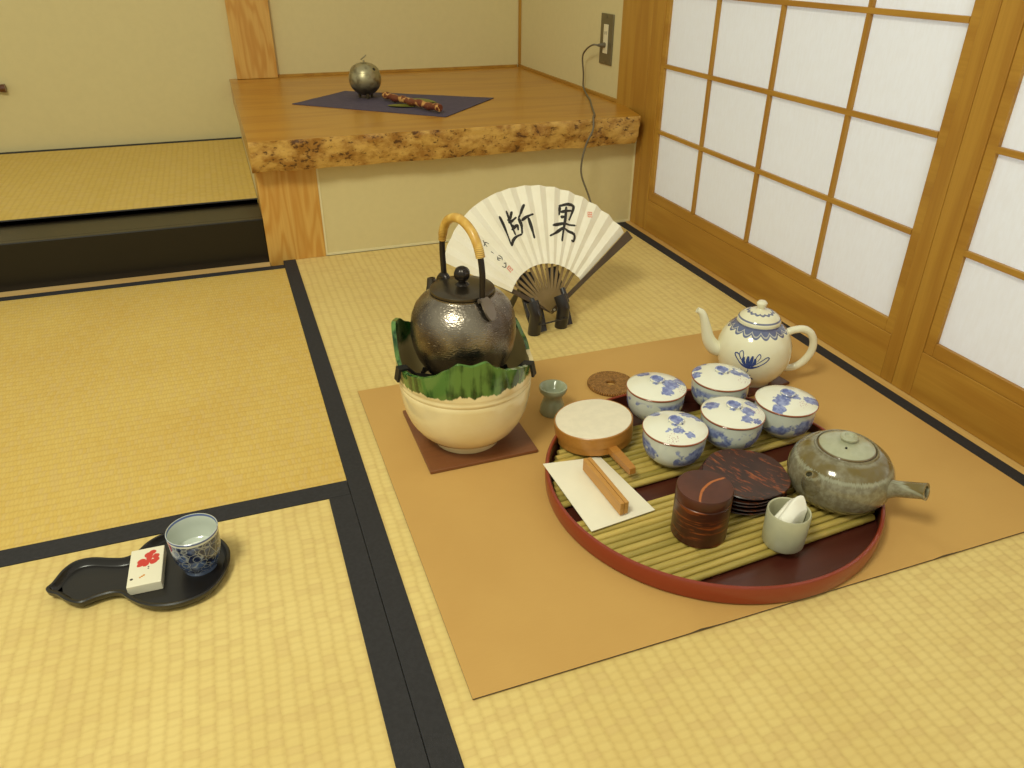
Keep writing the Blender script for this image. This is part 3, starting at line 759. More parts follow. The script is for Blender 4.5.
bm = bmesh.new(); tube(bm, sp[i0:i1], [.0062 if abs(i-1) > 1 else .0055 for i in range(i1-i0)], 14); link_mesh('cane_wrap', bm, MAT['cane_wrap'], hb, smooth=SM)
t_ = Vector((-hd.y, hd.x, 0))
for s in (1, -1):
    bm = bmesh.new()
    if s == 1:
        # flat lug plate hanging on the shoulder
        P = [(.0485, .1290, .0056), (.0550, .1255, .0070), (.0622, .1180, .0074), (.0672, .1110, .0066), (.0705, .1045, .0030)]
        rr = []
        for (q, z, w) in P: rr.append([bm.verts.new(hd*(q*1.0+dy)+Vector((0, 0, z+dy*.8))+t_*w*x) for x, dy in ((-1, 0), (1, 0), (1, .0035), (-1, .0035))])
        for a_, b_ in zip(rr[:-1], rr[1:]):
            for k in range(4): bm.faces.new((a_[k], a_[(k+1) % 4], b_[(k+1) % 4], b_[k]))
        bm.faces.new(rr[0]); bm.faces.new(rr[-1])
        tube(bm, [hd*.050+t_*-.0075+Vector((0, 0, .1275)), hd*.050+t_*.0075+Vector((0, 0, .1275))], .0028, 10)
        link_mesh('handle_lug', bm, plain('silvery_bronze_lug', srgb(132, 120, 108), .35, .75), kt, smooth=SM)
    else:
        tube(bm, smooth_path([HP(-LR*.80, .1230), HP(-LR*.90, .1290), HP(-LR*1.05, .1300), HP(-LR*1.25, .1220), HP(-LR*1.35, .1100)], 5), [.0045, .0056, .0064, .0058, .0055], 12)
        link_mesh('handle_lug', bm, MAT['black_iron'], kt, smooth=SM)
sd = Vector((-.32, .947, 0)).normalized()
bm = bmesh.new(); tube(bm, smooth_path([sd*.060+Vector((0, 0, .088)), sd*.073+Vector((0, 0, .097)), sd*.076+Vector((0, 0, .108)), sd*.078+Vector((0, 0, .118))], 5), [.013, .0115, .0080, .0058], 16, hollow=.006)
link_mesh('spout', bm, MAT['kettle_lid'], kt, smooth=SM)

# ------------------------------------------------------------------ small jade stand, woven coaster
t = NT('celadon_glaze'); co = t.coords(); n, _ = t.noise(co, 50, 3); t.set(t.mix(n, srgb(132, 140, 112), srgb(166, 172, 142)), .22, 0, .5, .4); MAT['celadon'] = t.m
bm = bmesh.new(); lathe(bm, [(0, .0), (.0195, .0), (.0205, .002), (.0195, .012), (.0160, .022), (.0145, .028), (.0165, .034), (.0215, .040), (.0225, .044), (.0222, .0475), (.0200, .0480), (.0165, .0455), (.0130, .038), (.008, .034), (0, .033)], 48)
o = link_mesh('lid_rest', bm, MAT['celadon'], loc=(-.5925, -.854, TZ), smooth=SM); tag(o, 'small grey-green ceramic lid rest standing between the brazier and the tray', 'lid rest')
t = NT('coiled_brown_straw'); co = t.coords(); X = t.xyz(co); r = t.vmath('LENGTH', co, idx=1)
n, _ = t.noise(co, 160, 3, .7); w = t.math('SINE', t.math('MULTIPLY', r, 1500)); a_ = t.math('SINE', t.math('MULTIPLY', t.math('ARCTAN2', X[1], X[0]), 60))
k = t.math('ADD', t.math('MULTIPLY', t.math('MULTIPLY', w, a_), .25), n); c = t.mix(t.step(k, .3, .8), srgb(104, 66, 26), srgb(176, 128, 62)); t.set(c, .6, 0, .4); t.bump(k, .6, .001); MAT['straw'] = t.m
bm = bmesh.new(); lathe(bm, [(.0078, 0), (.039, 0), (.0405, .002), (.0405, .0045), (.039, .0065), (.0095, .0065), (.0078, .005)], 64, closed=True)
o = link_mesh('woven_coaster', bm, MAT['straw'], loc=(-.465, -.808, TZ), smooth=SM); tag(o, 'round brown woven straw coaster with a small centre hole behind the cups', 'coaster')

# ------------------------------------------------------------------ round tray with bamboo canes
TC = (-.4660, -1.1055); TR = .2245
tr = empty('round_tray', (TC[0], TC[1], TZ), 'large round red-brown lacquer tray with bamboo canes, holding the tea set', 'tray', rotz=.066)
t = NT('red_lacquer'); co = t.coords(); n, _ = t.noise(co, 12, 3); t.set(t.mix(n, srgb(128, 44, 22), srgb(142, 52, 27)), .35, 0, .5, .35); MAT['red_lacquer'] = t.m
MAT['brown_lacquer'] = wood('dark_brown_tray_floor', srgb(88, 42, 30), srgb(76, 34, 24), srgb(58, 26, 18), 'x', .3, 6, .3)
prof = [(0, .0), (TR-.006, .0), (TR-.001, .003), (TR, .010), (TR, .0250), (TR-.0012, .0272), (TR-.0040, .0276), (TR-.0055, .0262), (TR-.0065, .0032), (0, .0030)]
bm = bmesh.new(); rg = lathe(bm, prof, 128)
bm.faces.ensure_lookup_table()
for f in bm.faces:
    c = f.calc_center_median(); rr = math.hypot(c.x, c.y)
    if rr < TR-.0055 and c.z > .001: f.material_index = 1
link_mesh('tray_body', bm, [MAT['red_lacquer'], MAT['brown_lacquer']], tr, smooth=SM)
t = NT('yellow_bamboo_cane'); oi = t.n('ShaderNodeObjectInfo'); co = t.coords()
n, _ = t.noise(t.mapping(co, (14, 90, 90)), 1, 4); n2, _ = t.noise(co, 16, 3, .6)
c = t.mix(oi.outputs['Random'], srgb(156, 138, 64), srgb(214, 186, 100)); c = t.mix(t.math('MULTIPLY', t.step(n, .35, .7), .5), c, srgb(148, 130, 54))
c = t.mix(t.math('MULTIPLY', t.step(n2, .6, .78), .7), c, srgb(224, 182, 84)); t.set(c, .4, 0, .5, .2); t.bump(n, .15, .0006); MAT['bamboo'] = t.m
MAT['crossbar'] = MAT['brown_lacquer']
def cane_rows(v0, v1, n):
    return [v0+(v1-v0)*(i+.5)/n for i in range(n)]
rows = [(v, (.148/14)/2*.97) for v in cane_rows(-.156, -.008, 14)]+[(v, (.130/12)/2*.97) for v in cane_rows(.026, .156, 12)]
for (v, r) in rows:
    r *= rnd.uniform(.88, 1.0)
    half = math.sqrt((TR-.0090)**2-(abs(v)+r)**2); zc = .0141-r
    bm = bmesh.new(); L0, L1 = -half, half
    nodes = []; x = L0+rnd.uniform(.01, .12)
    while x < L1: nodes.append(x); x += rnd.uniform(.10, .17)
    xs = sorted(set([L0, L1]+[L0+(L1-L0)*k/14 for k in range(15)]+[q for nd in nodes for q in (nd-.0025, nd-.0009, nd+.0009, nd+.0025) if L0 < q < L1]))
    taper = rnd.choice((-1, 1))*.04
    R = []
    for x in xs:
        k = 1+taper*(x/half)-.02
        if any(abs(x-nd) < .0012 for nd in nodes): k += .06
        R.append(r*k)
    tube(bm, [(x, v, zc) for x in xs], R, 10)
    link_mesh('bamboo_cane', bm, MAT['bamboo'], tr, smooth=math.radians(60))
for xx in (-.10, .10):
    for (a, b) in ((-.155, -.009), (.027, .155)):
        bm = bmesh.new(); box(bm, xx-.006, xx+.006, a, b, .0031, .0050); link_mesh('support_strip', bm, MAT['crossbar'], tr)
CZ = TZ+.0141+.0002    # canes' upper line

# ------------------------------------------------------------------ lidded cups
BLUE, BLUE2, PW = srgb(74, 92, 168), srgb(132, 146, 200), srgb(226, 226, 212)
def cup_lid_mat(name, blobs_, pink):
    t = NT(name); co = t.coords(); X = t.xyz(co)
    m = t.blobs(co, [(x*1.35, y*1.35, .057, r*1.12) if (x, y) != (0, 0) else (x, y, .067, .0105) for x, y, r in blobs_], .0062, 150)
    n, _ = t.noise(co, 140, 2); r = t.vmath('LENGTH', t.mapping(co, (1, 1, 0)), idx=1)
    c = t.mix(t.math('MULTIPLY', m, .88), srgb(236, 234, 216), t.mix(t.step(n, .38, .62), BLUE2, BLUE))
    pk = t.blobs(co, [(pink[0]*1.25, pink[1]*1.25, .057, .0095)], .001, 80); vd = t.voro(co, 420)[0]
    dots = t.math('MULTIPLY', t.math('MULTIPLY', pk, t.math('LESS_THAN', vd, .33)), .6)
    c = t.mix(dots, c, srgb(176, 110, 120))
    rim = t.step(r, .0444, .0450); c = t.mix(rim, c, srgb(150, 84, 54))
    t.set(c, .14, 0, .5, .4, .03); return t.m
t = NT('blue_painted_cup_body'); co = t.coords(); oi = t.n('ShaderNodeObjectInfo'); X = t.xyz(co)
sh_ = t.n('ShaderNodeVectorMath', operation='ADD'); t.link(co, sh_.inputs[0]); sc_ = t.n('ShaderNodeVectorMath', operation='SCALE'); sc_.inputs[0].default_value = (1, 1, 1)
t.link(oi.outputs['Random'], sc_.inputs['Scale']); t.link(sc_.outputs[0], sh_.inputs[1])
n, _ = t.noise(sh_.outputs[0], 38, 3, .55); n2, _ = t.noise(sh_.outputs[0], 150, 2)
band = t.math('MULTIPLY', t.step(X[2], .012, .020), t.step(X[2], .0475, .040))
lowz = t.math('MULTIPLY', t.step(n, .46, .52), band)
c = t.mix(t.math('MULTIPLY', lowz, .85), srgb(216, 220, 208), t.mix(t.step(n2, .38, .62), BLUE2, BLUE))
c = t.mix(t.step(X[2], .0505, .0518), c, srgb(140, 80, 50)); c = t.mix(t.math('MULTIPLY', t.step(X[2], .012, .002), .5), c, srgb(150, 140, 100))
t.set(c, .14, 0, .5, .4, .03); MAT['cup_body'] = t.m
cup_prof = [(0, .003), (.0175, .003), (.0185, 0), (.0215, 0), (.0230, .004), (.032, .0085), (.0395, .0165), (.0432, .027), (.0442, .038), (.0440, .046), (.0446, .0522), (.0430, .0522), (.0415, .046), (.0415, .038), (.040, .029), (.034, .0185), (.024, .011), (0, .0085)]
lid_prof = [(0, .0515), (.0405, .0515), (.0405, .0524), (.0455, .0524), (.0458, .0534), (.0448, .0545), (.038, .0575), (.025, .0612), (.0125, .0632), (.0100, .0636), (.0100, .0652), (.0112, .0672), (.0105, .0680), (.0086, .0678), (.0076, .0655), (0, .0650)]
lid_prof = [(r, z) for r, z in lid_prof]
cups = [((-.4585, -.940), [(.012, -.010, .012), (.028, -.004, .010), (.002, -.020, .010), (.034, .006, .007), (-.004, .026, .010), (.010, .034, .009), (0, 0, .013)], (.022, -.020), 'cream and blue lidded teacup behind the round paper-topped roaster'),
        ((-.4910, -1.0505), [(-.004, -.014, .0085), (.004, -.022, .007), (-.014, -.010, .005), (.020, .012, .009), (.030, .004, .009), (-.010, .028, .008), (0, 0, .013)], (-.016, -.022), 'blue and white lidded teacup nearest the paper and wooden clip'),
        ((-.3480, -.9470), [(.014, -.006, .009), (.024, -.010, .008), (.018, .002, .005), (-.020, .026, .010), (-.028, .010, .008), (-.006, .034, .009), (0, 0, .013)], (.016, -.022), 'blue and white lidded teacup directly in front of the white teapot spout'),
        ((-.3915, -1.0430), [(.010, -.012, .010), (.002, -.022, .008), (.024, .002, .010), (.012, -.028, .006), (-.018, .014, .010), (0, 0, .013)], (.022, -.012), 'blue and white lidded teacup in the middle of the five'),
        ((-.2970, -1.0410), [(-.012, -.006, .012), (.004, -.004, .010), (.018, -.014, .009), (.028, -.016, .008), (-.022, -.016, .008), (0, .0, .013)], (.006, -.020), 'blue and white lidded teacup rightmost of five, just behind the grey side-handled teapot')]
cup_mesh = lid_mesh = None
for i, ((x, y), bl, pk, lab) in enumerate(cups):
    root = empty('lidded_teacup', (x, y, CZ), lab, 'teacup', 'five lidded teacups on the tray')
    if i == 0:
        bm = bmesh.new(); lathe(bm, cup_prof, 64); ob = link_mesh('cup', bm, MAT['cup_body'], root, smooth=SM); cup_mesh = ob.data; cup_first = ob
        bm = bmesh.new(); lathe(bm, lid_prof, 64); ol = link_mesh('lid', bm, cup_lid_mat('painted_cup_lid', bl, pk), root, smooth=SM); lid_first = ol
    else:
        ob = cup_first.copy(); COL.objects.link(ob); ob.parent = root; ob.rotation_euler = (0, 0, i*1.3)
        ol = lid_first.copy(); ol.data = lid_first.data.copy(); ol.data.materials.clear(); ol.data.materials.append(cup_lid_mat('painted_cup_lid', bl, pk))
        COL.objects.link(ol); ol.parent = root

# ------------------------------------------------------------------ white teapot on its dark coaster
PC = (-.2315, -.8705)
bm = bmesh.new(); box(bm, -.047, .047, -.047, .047, 0, .005, .001)
o = link_mesh('teapot_coaster', bm, MAT['brown_lacquer'], loc=(PC[0]+.004, PC[1]+.002, TZ), rot=(0, 0, .15)); tag(o, 'small dark reddish-brown square coaster under the white teapot', 'coaster')
tp = empty('white_teapot', (PC[0], PC[1], TZ+.0052), 'round white porcelain teapot with blue flower and scalloped blue collar', 'teapot')
t = NT('white_porcelain_blue_painting'); co = t.coords(); X = t.xyz(co)
th = t.math('ARCTAN2', X[1], X[0]); sc1 = t.math('ABSOLUTE', t.math('SINE', t.math('MULTIPLY', th, 9.)))
lim = t.math('SUBTRACT', X[2], t.math('MULTIPLY', sc1, -.0055))
collar = t.math('MULTIPLY', t.step(lim, .0990, .1000), t.step(X[2], .1085, .1080))
wh = t.math('MULTIPLY', t.step(t.math('ABSOLUTE', t.math('SUBTRACT', lim, .1030)), .0012, .0006), .5)
collar = t.math('SUBTRACT', collar, t.math('MULTIPLY', wh, collar))
mask = t.math('MULTIPLY', collar, .9)
ring = t.math('MULTIPLY', t.step(X[2], .0008, .0012), t.step(X[2], .0040, .0036))
c = t.mix(mask, srgb(232, 226, 196), srgb(58, 74, 128)); t.set(c, .12, 0, .5, .5, .03); MAT['pot_white'] = t.m
t = NT('white_porcelain_lid'); co = t.coords(); X = t.xyz(co); th = t.math('ARCTAN2', X[1], X[0]); r = t.vmath('LENGTH', t.mapping(co, (1, 1, 0)), idx=1)
sc1 = t.math('MULTIPLY', t.math('ABSOLUTE', t.math('SINE', t.math('MULTIPLY', th, 7.))), .003)
rr = t.math('SUBTRACT', r, sc1); m1 = t.math('MULTIPLY', t.step(rr, .0150, .0155), t.step(rr, .0200, .0195)); m2 = t.math('MULTIPLY', t.step(r, .0322, .0326), t.step(r, .0345, .0341))
c = t.mix(t.math('MULTIPLY', t.math('MAXIMUM', m1, m2), .85), srgb(232, 226, 196), srgb(58, 74, 128)); t.set(c, .12, 0, .5, .5, .03); MAT['pot_white_lid'] = t.m
t = NT('plain_white_porcelain'); co = t.coords(); n, _ = t.noise(co, 20, 2); t.set(t.mix(n, srgb(228, 222, 190), srgb(236, 231, 204)), .12, 0, .5, .5, .03); MAT['porcelain'] = t.m
bm = bmesh.new(); lathe(bm, [(0, .003), (.030, .003), (.0315, 0), (.036, 0), (.0375, .004), (.046, .013), (.0545, .026), (.0600, .042), (.0612, .055), (.0600, .069), (.0555, .083), (.0480, .095), (.0400, .1025), (.0360, .1050), (.0355, .1085), (0, .1085)], 96)
link_mesh('body', bm, MAT['pot_white'], tp, smooth=SM)
bm = bmesh.new(); lathe(bm, [(0, .1087), (.0350, .1087), (.0355, .1110), (.0345, .1140), (.0300, .1195), (.0220, .1245), (.0130, .1272), (.0070, .1280), (.0050, .1300), (.0062, .1330), (.0085, .1365), (.0085, .1400), (.0060, .1430), (0, .1440)], 72)
link_mesh('lid', bm, MAT['pot_white_lid'], tp, smooth=SM)
prof_b = [(.0, .0375), (.004, .0375), (.013, .046), (.026, .0545), (.042, .0600), (.055, .0612), (.069, .0600), (.083, .0555), (.095, .0480)]
def body_r(z):
    for (a, ra), (b, rb) in zip(prof_b[:-1], prof_b[1:]):
        if a <= z <= b: return ra+(rb-ra)*(z-a)/(b-a)
    return .05
MAT['blue_paint'] = plain('blue_underglaze', srgb(62, 78, 134), .15, var=.25, scale=200, coat=.4)
f0 = math.atan2(-.78, -.62)-.075
def petal_strokes(S, name, off=.0004):
    bm = bmesh.new()
    for li, (w, s_) in enumerate(S):
        P = smooth_path([(x*.00140, y*.00125, 0) for x, y in s_], 6); n = len(P); rows = []
        for i, p in enumerate(P):
            tn = (P[min(i+1, n-1)]-P[max(i-1, 0)]).normalized(); no = Vector((-tn.y, tn.x, 0)); ww = w*.001*(.45+.65*math.sin(PI*(i+.6)/(n+.2)))
            row = []
            for k in (-1, 0, 1):
                q = p+no*ww*k/2; z = .0505+q.y; r_ = body_r(z)+off+li*.00001; a_ = f0+q.x/.0612
                row.append(bm.verts.new((r_*math.cos(a_), r_*math.sin(a_), z)))
            rows.append(row)
        for a, b in zip(rows[:-1], rows[1:]):
            for k in range(2): bm.faces.new((a[k], a[k+1], b[k+1], b[k]))
    return link_mesh(name, bm, MAT['blue_paint'], tp)
petal_strokes([(1.9, [(0, 0), (-9, 3), (-17, 11), (-18, 15), (-14, 15), (-9, 8), (-2, 1)]), (1.4, [(-11, 9), (-13, 17), (-10, 20), (-8, 15), (-8, 8)]),
               (1.6, [(0, 0), (9, 2), (18, 8), (22, 14), (19, 15), (12, 9), (3, 1)]), (1.4, [(9, 9), (12, 16), (10, 19), (7, 14), (6, 7)]),
               (5.0, [(-3, 1), (-7, 7), (-7, 13)]), (5.0, [(-1, 0), (-2, 8), (-2, 15)]), (5.0, [(1, 0), (2, 8), (3, 16)]), (4.6, [(3, 1), (6, 7), (6, 13)]),
               (3.4, [(-12, 5), (-5, 0), (3, -1), (12, 3)])], 'painted_flower')
petal_strokes([(1.2, [(-1, -1), (0, -6), (-3, -11), (-7, -13)])], 'painted_flower_stem')
petal_strokes([(2.6, [(-7, -12), (-2, -14), (4, -13)]), (1.6, [(-7, -12), (-10, -11), (-13, -12)]), (3.2, [(-3, -15), (3, -17), (8, -20)])], 'painted_leaf')
ax = Vector((.91, -.41, 0)).normalized()
def TP(s, z): return ax*s+Vector((0, 0, z))
bm = bmesh.new(); tube(bm, smooth_path([TP(-.050, .052), TP(-.066, .056), TP(-.0775, .070), TP(-.0835, .088), TP(-.089, .106), TP(-.0945, .118), TP(-.103, .1235)], 6), [.0145, .0130, .0108, .0088, .0072, .0060, .0048], 20, hollow=.008)
link_mesh('spout', bm, MAT['porcelain'], tp, smooth=SM)
bm = bmesh.new(); tube(bm, smooth_path([TP(.049, .0880), TP(.060, .0930), TP(.075, .0950), TP(.088, .0880), TP(.0955, .073), TP(.0955, .055), TP(.088, .038), TP(.076, .026), TP(.063, .0215), TP(.050, .0235)], 6), [.0065, .0062, .0064, .0064, .0064, .0064, .0064, .0062, .0060, .0065], 16)
link_mesh('handle', bm, MAT['porcelain'], tp, smooth=SM)

# ------------------------------------------------------------------ grey-green side-handled teapot
GC = (-.3240, -1.1925)
gp = empty('side_handled_teapot', (GC[0], GC[1], CZ), 'squat grey-green glazed side-handled teapot at the right edge of the tray', 'teapot')
t = NT('grey_green_drip_glaze'); co = t.coords(); X = t.xyz(co); th = t.math('ARCTAN2', X[1], X[0]); cv = t.n('ShaderNodeCombineXYZ'); t.link(th, cv.inputs[0])
dr, _ = t.noise(cv.outputs[0], 34, 2, .6); n, _ = t.noise(co, 130, 3, .6); n3, _ = t.noise(co, 30, 3)
zz = t.math('ADD', X[2], t.math('MULTIPLY', t.math('SUBTRACT', dr, .5), .012))
g1 = t.mix(t.step(n, .35, .65), srgb(116, 108, 84), srgb(138, 132, 108)); g1 = t.mix(t.math('MULTIPLY', t.step(X[2], .012, .020), .0), g1, g1)
low = t.step(t.math('ADD', X[2], t.math('MULTIPLY', n3, .004)), .020, .016); g1 = t.mix(t.math('MULTIPLY', low, .45), g1, srgb(104, 92, 62))
br_ = t.math('MULTIPLY', t.step(zz, .0580, .0605), t.step(X[2], .0735, .0710)); c = t.mix(t.math('MULTIPLY', br_, t.step(n3, .36, .56)), g1, srgb(108, 92, 44))
pl = t.math('MULTIPLY', t.step(zz, .0540, .0570), t.step(zz, .0605, .0580)); c = t.mix(t.math('MULTIPLY', pl, .55), c, srgb(170, 172, 148))
t.set(c, .16, 0, .5, .5, .03); t.bump(n, .1, .0006); MAT['kyusu'] = t.m
t = NT('pale_green_glaze_lid'); co = t.coords(); n, _ = t.noise(co, 120, 3); r = t.vmath('LENGTH', t.mapping(co, (1, 1, 0)), idx=1)
c = t.mix(n, srgb(160, 162, 134), srgb(184, 184, 156)); c = t.mix(t.step(r, .0335, .0350), c, srgb(104, 84, 50)); t.set(c, .2, 0, .5, .4, .05); MAT['kyusu_lid'] = t.m
bm = bmesh.new(); lathe(bm, [(0, .001), (.036, .0), (.047, .0015), (.0585, .010), (.0645, .020), (.0666, .032), (.0664, .041), (.0630, .053), (.0555, .0640), (.0470, .0708), (.0400, .0740), (.0392, .0762), (.0372, .0762), (.0362, .0730), (0, .0730)], 96)
link_mesh('body', bm, MAT['kyusu'], gp, smooth=SM)
bm = bmesh.new(); lathe(bm, [(0, .0732), (.0350, .0732), (.0358, .0760), (.0340, .0778), (.0250, .0815), (.0150, .0838), (.0080, .0846), (.0080, .0865), (.0108, .0885), (.0112, .0905), (.0098, .0925), (.0062, .0930), (.0048, .0908), (0, .0900)], 64)
lid = link_mesh('lid', bm, MAT['kyusu_lid'], gp, smooth=SM)
bm = bmesh.new(); a = math.radians(222); q = Vector((math.cos(a)*.018, math.sin(a)*.018, .0834)); tube(bm, [q+Vector((0, 0, -.001)), q+Vector((0, 0, .0012))], .0014, 10); link_mesh('steam_hole', bm, MAT['dark_slot'], lid, smooth=SM)
hx = Vector((.423, -.906, 0)).normalized()
sx_ = Vector((-.965, -.262, 0)).normalized()
bm = bmesh.new(); tube(bm, [hx*.052+Vector((0, 0, .036)), hx*.064+Vector((0, 0, .0415)), hx*.071+Vector((0, 0, .0455)), hx*.099+Vector((0, 0, .0575)), hx*.104+Vector((0, 0, .0590))], [.0150, .0120, .0105, .0103, .0112], 24, hollow=.04)
link_mesh('handle', bm, MAT['kyusu'], gp, smooth=SM)
bm = bmesh.new(); tube(bm, [sx_*.050+Vector((0, 0, .036)), sx_*.060+Vector((0, 0, .0445)), sx_*.067+Vector((0, 0, .053)), sx_*.0745+Vector((0, 0, .0625))], [.0190, .0158, .0105, .0054], 24, hollow=.012)
link_mesh('spout', bm, MAT['kyusu'], gp, smooth=SM)

# ------------------------------------------------------------------ cherry-bark canister
def bark(name, horiz=True, zs=1.):
    t = NT(name); co = t.coords(); X = t.xyz(co); th = t.math('ARCTAN2', X[1], X[0])
    n1, _ = t.noise(t.mapping(co, (14, 14, 150) if horiz else (190, 60, 60)), 1, 4, .6)
    n2, _ = t.noise(t.mapping(co, (40, 40, 330) if horiz else (330, 70, 70)), 1, 3); nb, _ = t.noise(co, 26, 3)
    c = t.mix(t.step(nb, .3, .7), srgb(56, 24, 14) if horiz else srgb(46, 24, 17), srgb(80, 36, 20) if horiz else srgb(62, 33, 23))
    m = t.math('MULTIPLY', t.step(n1, .52, .62), t.step(n2, .35, .55)); c = t.mix(t.math('MULTIPLY', m, .8), c, srgb(142, 68, 24))
    m3 = t.math('MULTIPLY', t.step(n1, .62, .68), t.step(n2, .42, .58)); c = t.mix(t.math('MULTIPLY', m3, .42), c, srgb(184, 116, 52))
    t.set(c, .36, 0, .4, .18, .2); t.bump(n1, .12, .0008); return t.m
MAT['cherry'] = bark('cherry_bark_side')
t = NT('cherry_bark_lid_top'); co = t.coords(); n, _ = t.noise(co, 25, 3); Y_ = t.xyz(t.mapping(co, (1, 1, 1), (0, 0, 0), (0, 0, -.5)))
cur = t.math('ADD', Y_[1], t.math('MULTIPLY', t.math('MULTIPLY', Y_[0], Y_[0]), 9.)); cur = t.math('ADD', cur, t.math('MULTIPLY', n, .008)); 
m = t.step(t.math('ABSOLUTE', t.math('SUBTRACT', cur, .003)), .0022, .0008); nn2, _ = t.noise(co, 120, 2)
c = t.mix(t.step(n, .3, .7), srgb(70, 34, 22), srgb(92, 48, 30)); c = t.mix(t.math('MULTIPLY', m, t.step(nn2, .3, .5)), c, srgb(176, 100, 40)); t.set(c, .38, 0, .4, .15, .2); MAT['cherry_top'] = t.m
cn = empty('tea_canister', (-.5385, -1.1975, CZ), 'cylindrical dark cherry-bark tea canister at the front of the tray', 'canister')
bm = bmesh.new(); lathe(bm, [(0, 0), (.0330, 0), (.0342, .0012), (.0342, .0540), (.0334, .0548), (0, .0548)], 72); link_mesh('canister_body', bm, MAT['cherry'], cn, smooth=SM)
bm = bmesh.new(); rg = lathe(bm, [(0, .0549), (.0334, .0549), (.0343, .0556), (.0343, .0685), (.0334, .0698), (0, .0702)], 72)
for f in bm.faces:
    if f.calc_center_median().z > .0697: f.material_index = 1
link_mesh('lid', bm, [MAT['cherry'], MAT['cherry_top']], cn, smooth=SM)

# ------------------------------------------------------------------ grey cup with a crumpled white cloth
t = NT('pale_grey_glaze'); co = t.coords(); n, _ = t.noise(co, 60, 3); t.set(t.mix(n, srgb(170, 168, 138), srgb(190, 188, 158)), .3, 0, .5, .3); MAT['pale_grey'] = t.m
gz = CZ
gc = tag(link_mesh('tea_bowl', (lambda bm: (lathe(bm, [(0, .002), (.0195, .002), (.0205, 0), (.0235, 0), (.0250, .0025), (.0257, .020), (.0260, .0475), (.0250, .0490), (.0236, .0480), (.0230, .020), (.0215, .007), (0, .0055)], 64), bm)[1])(bmesh.new()), MAT['pale_grey'], loc=(-.4510, -1.2495, gz), smooth=SM),
         'small pale grey cylindrical cup holding a folded white cloth at the tray front', 'cup')
MAT['white_cloth'] = plain('white_linen', srgb(240, 236, 222), .8, var=.03)
bm = bmesh.new(); N = 26; g = []
for i in range(N+1):
    row = []
    for j in range(N+1):
        u, v = i/N-.5, j/N-.5
        x = u*.040+.0025; y = v*.024+.0050*math.sin(u*3.2)+.001
        z = .0600-.034*abs(v)**1.5-.030*abs(u+.05)**2+.016*u-.006*math.exp(-((v-.22)/.10)**2)*(.5-u)+.0010*math.sin(v*9+u*4)
        r = math.hypot(x, y)
        if r > .0215: x *= .0215/r; y *= .0215/r
        row.append(bm.verts.new((x, y, z)))
    g.append(row)
for i in range(N):
    for j in range(N): bm.faces.new((g[i][j], g[i+1][j], g[i+1][j+1], g[i][j+1]))
ex = bmesh.ops.extrude_face_region(bm, geom=bm.faces[:])
for v in [q for q in ex['geom'] if isinstance(q, bmesh.types.BMVert)]: v.co.z = max(.0085, v.co.z-.034); v.co.x *= .85; v.co.y *= .85
o = link_mesh('folded_cloth', bm, MAT['white_cloth'], loc=(-.4500, -1.2495, gz), smooth=math.radians(60)); tag(o, 'small white cloth stuffed into the pale grey cup', 'cloth')

# ------------------------------------------------------------------ stack of cherry-bark saucers
MAT['cherry_flat'] = bark('cherry_bark_flat', False)
MAT['black_side'] = plain('black_lacquer_edge', srgb(22, 16, 14), .25, coat=.4)
def saucer_mesh(prof_black):
    bm = bmesh.new(); seg = 96
    def rff(th, i, r): return r*(1+.045*abs(math.cos(2.5*th))-.02)
    lathe(bm, [(0, .0), (.040, .0), (.0515, .0030), (.0560, .0066), (.0550, .0076), (.049, .0056), (.038, .0040), (0, .0036)], seg, rf=rff)
    for f in bm.faces:
        c = f.calc_center_median()
        if c.z < .0015 or (c.z < .0056 and math.hypot(c.x, c.y) > .0455 and c.z < .0030+(math.hypot(c.x, c.y)-.0515)*.85+.0008): f.material_index = 1
    return bm
sx, sy = -.4425, -1.1480
first = None
labs = ['lowest dark bark saucer of the stack beside the canister', 'dark bark saucer second from the bottom of the stack', 'dark bark saucer in the middle of the stack of five', 'dark bark saucer second from the top of the stack', 'topmost streaked cherry-bark saucer of the stack behind the canister']
for i in range(5):
    if first is None:
        bm = saucer_mesh(True); bm.normal_update(); first = o = link_mesh('bark_saucer', bm, [MAT['cherry_flat'], MAT['black_side']], smooth=SM)
    else:
        o = first.copy(); COL.objects.link(o)
    off = [(0, 0), (.001, -.001), (0, .001), (-.001, 0), (.004, .000)][i]
    o.location = (sx+off[0], sy+off[1], CZ+.0001+i*.0058); o.rotation_euler = (0, 0, .25+i*.03)
    tag(o, labs[i], 'saucer', 'bark saucers stacked on the tray')

# ------------------------------------------------------------------ paper-topped wooden roaster with handle
rz = empty('paper_topped_roaster', (-.5720, -.9640, CZ+.0058), 'round bentwood tea roaster with white paper top and wooden handle', 'tea roaster')
rz.rotation_euler = Matrix.Rotation(math.radians(5.2), 3, Vector((-.55, -.83, 0)).normalized()).to_euler()
MAT['bentwood'] = wood('orange_bentwood', srgb(180, 124, 54), srgb(168, 110, 44), srgb(140, 86, 32), 'x', .35, 8, .3)
MAT['roaster_paper'] = plain('speckled_white_paper', srgb(228, 218, 194), .85, var=.03, scale=90, bump=.3, bscale=160)
RR = .0565
bm = bmesh.new(); lathe(bm, [(RR-.003, .0), (RR, .0), (RR, .0165), (RR-.001, .0172), (RR-.001, .0272), (RR-.0035, .0272), (RR-.0035, .0005)], 80, closed=True); link_mesh('frame', bm, MAT['bentwood'], rz, smooth=SM)
bm = bmesh.new(); lathe(bm, [(RR+.0001, .0110), (RR+.0013, .0112), (RR+.0013, .0282), (RR+.0002, .0292), (RR-.0006, .0282)], 80, closed=True); link_mesh('outer_hoop', bm, MAT['bentwood'], rz, smooth=SM)
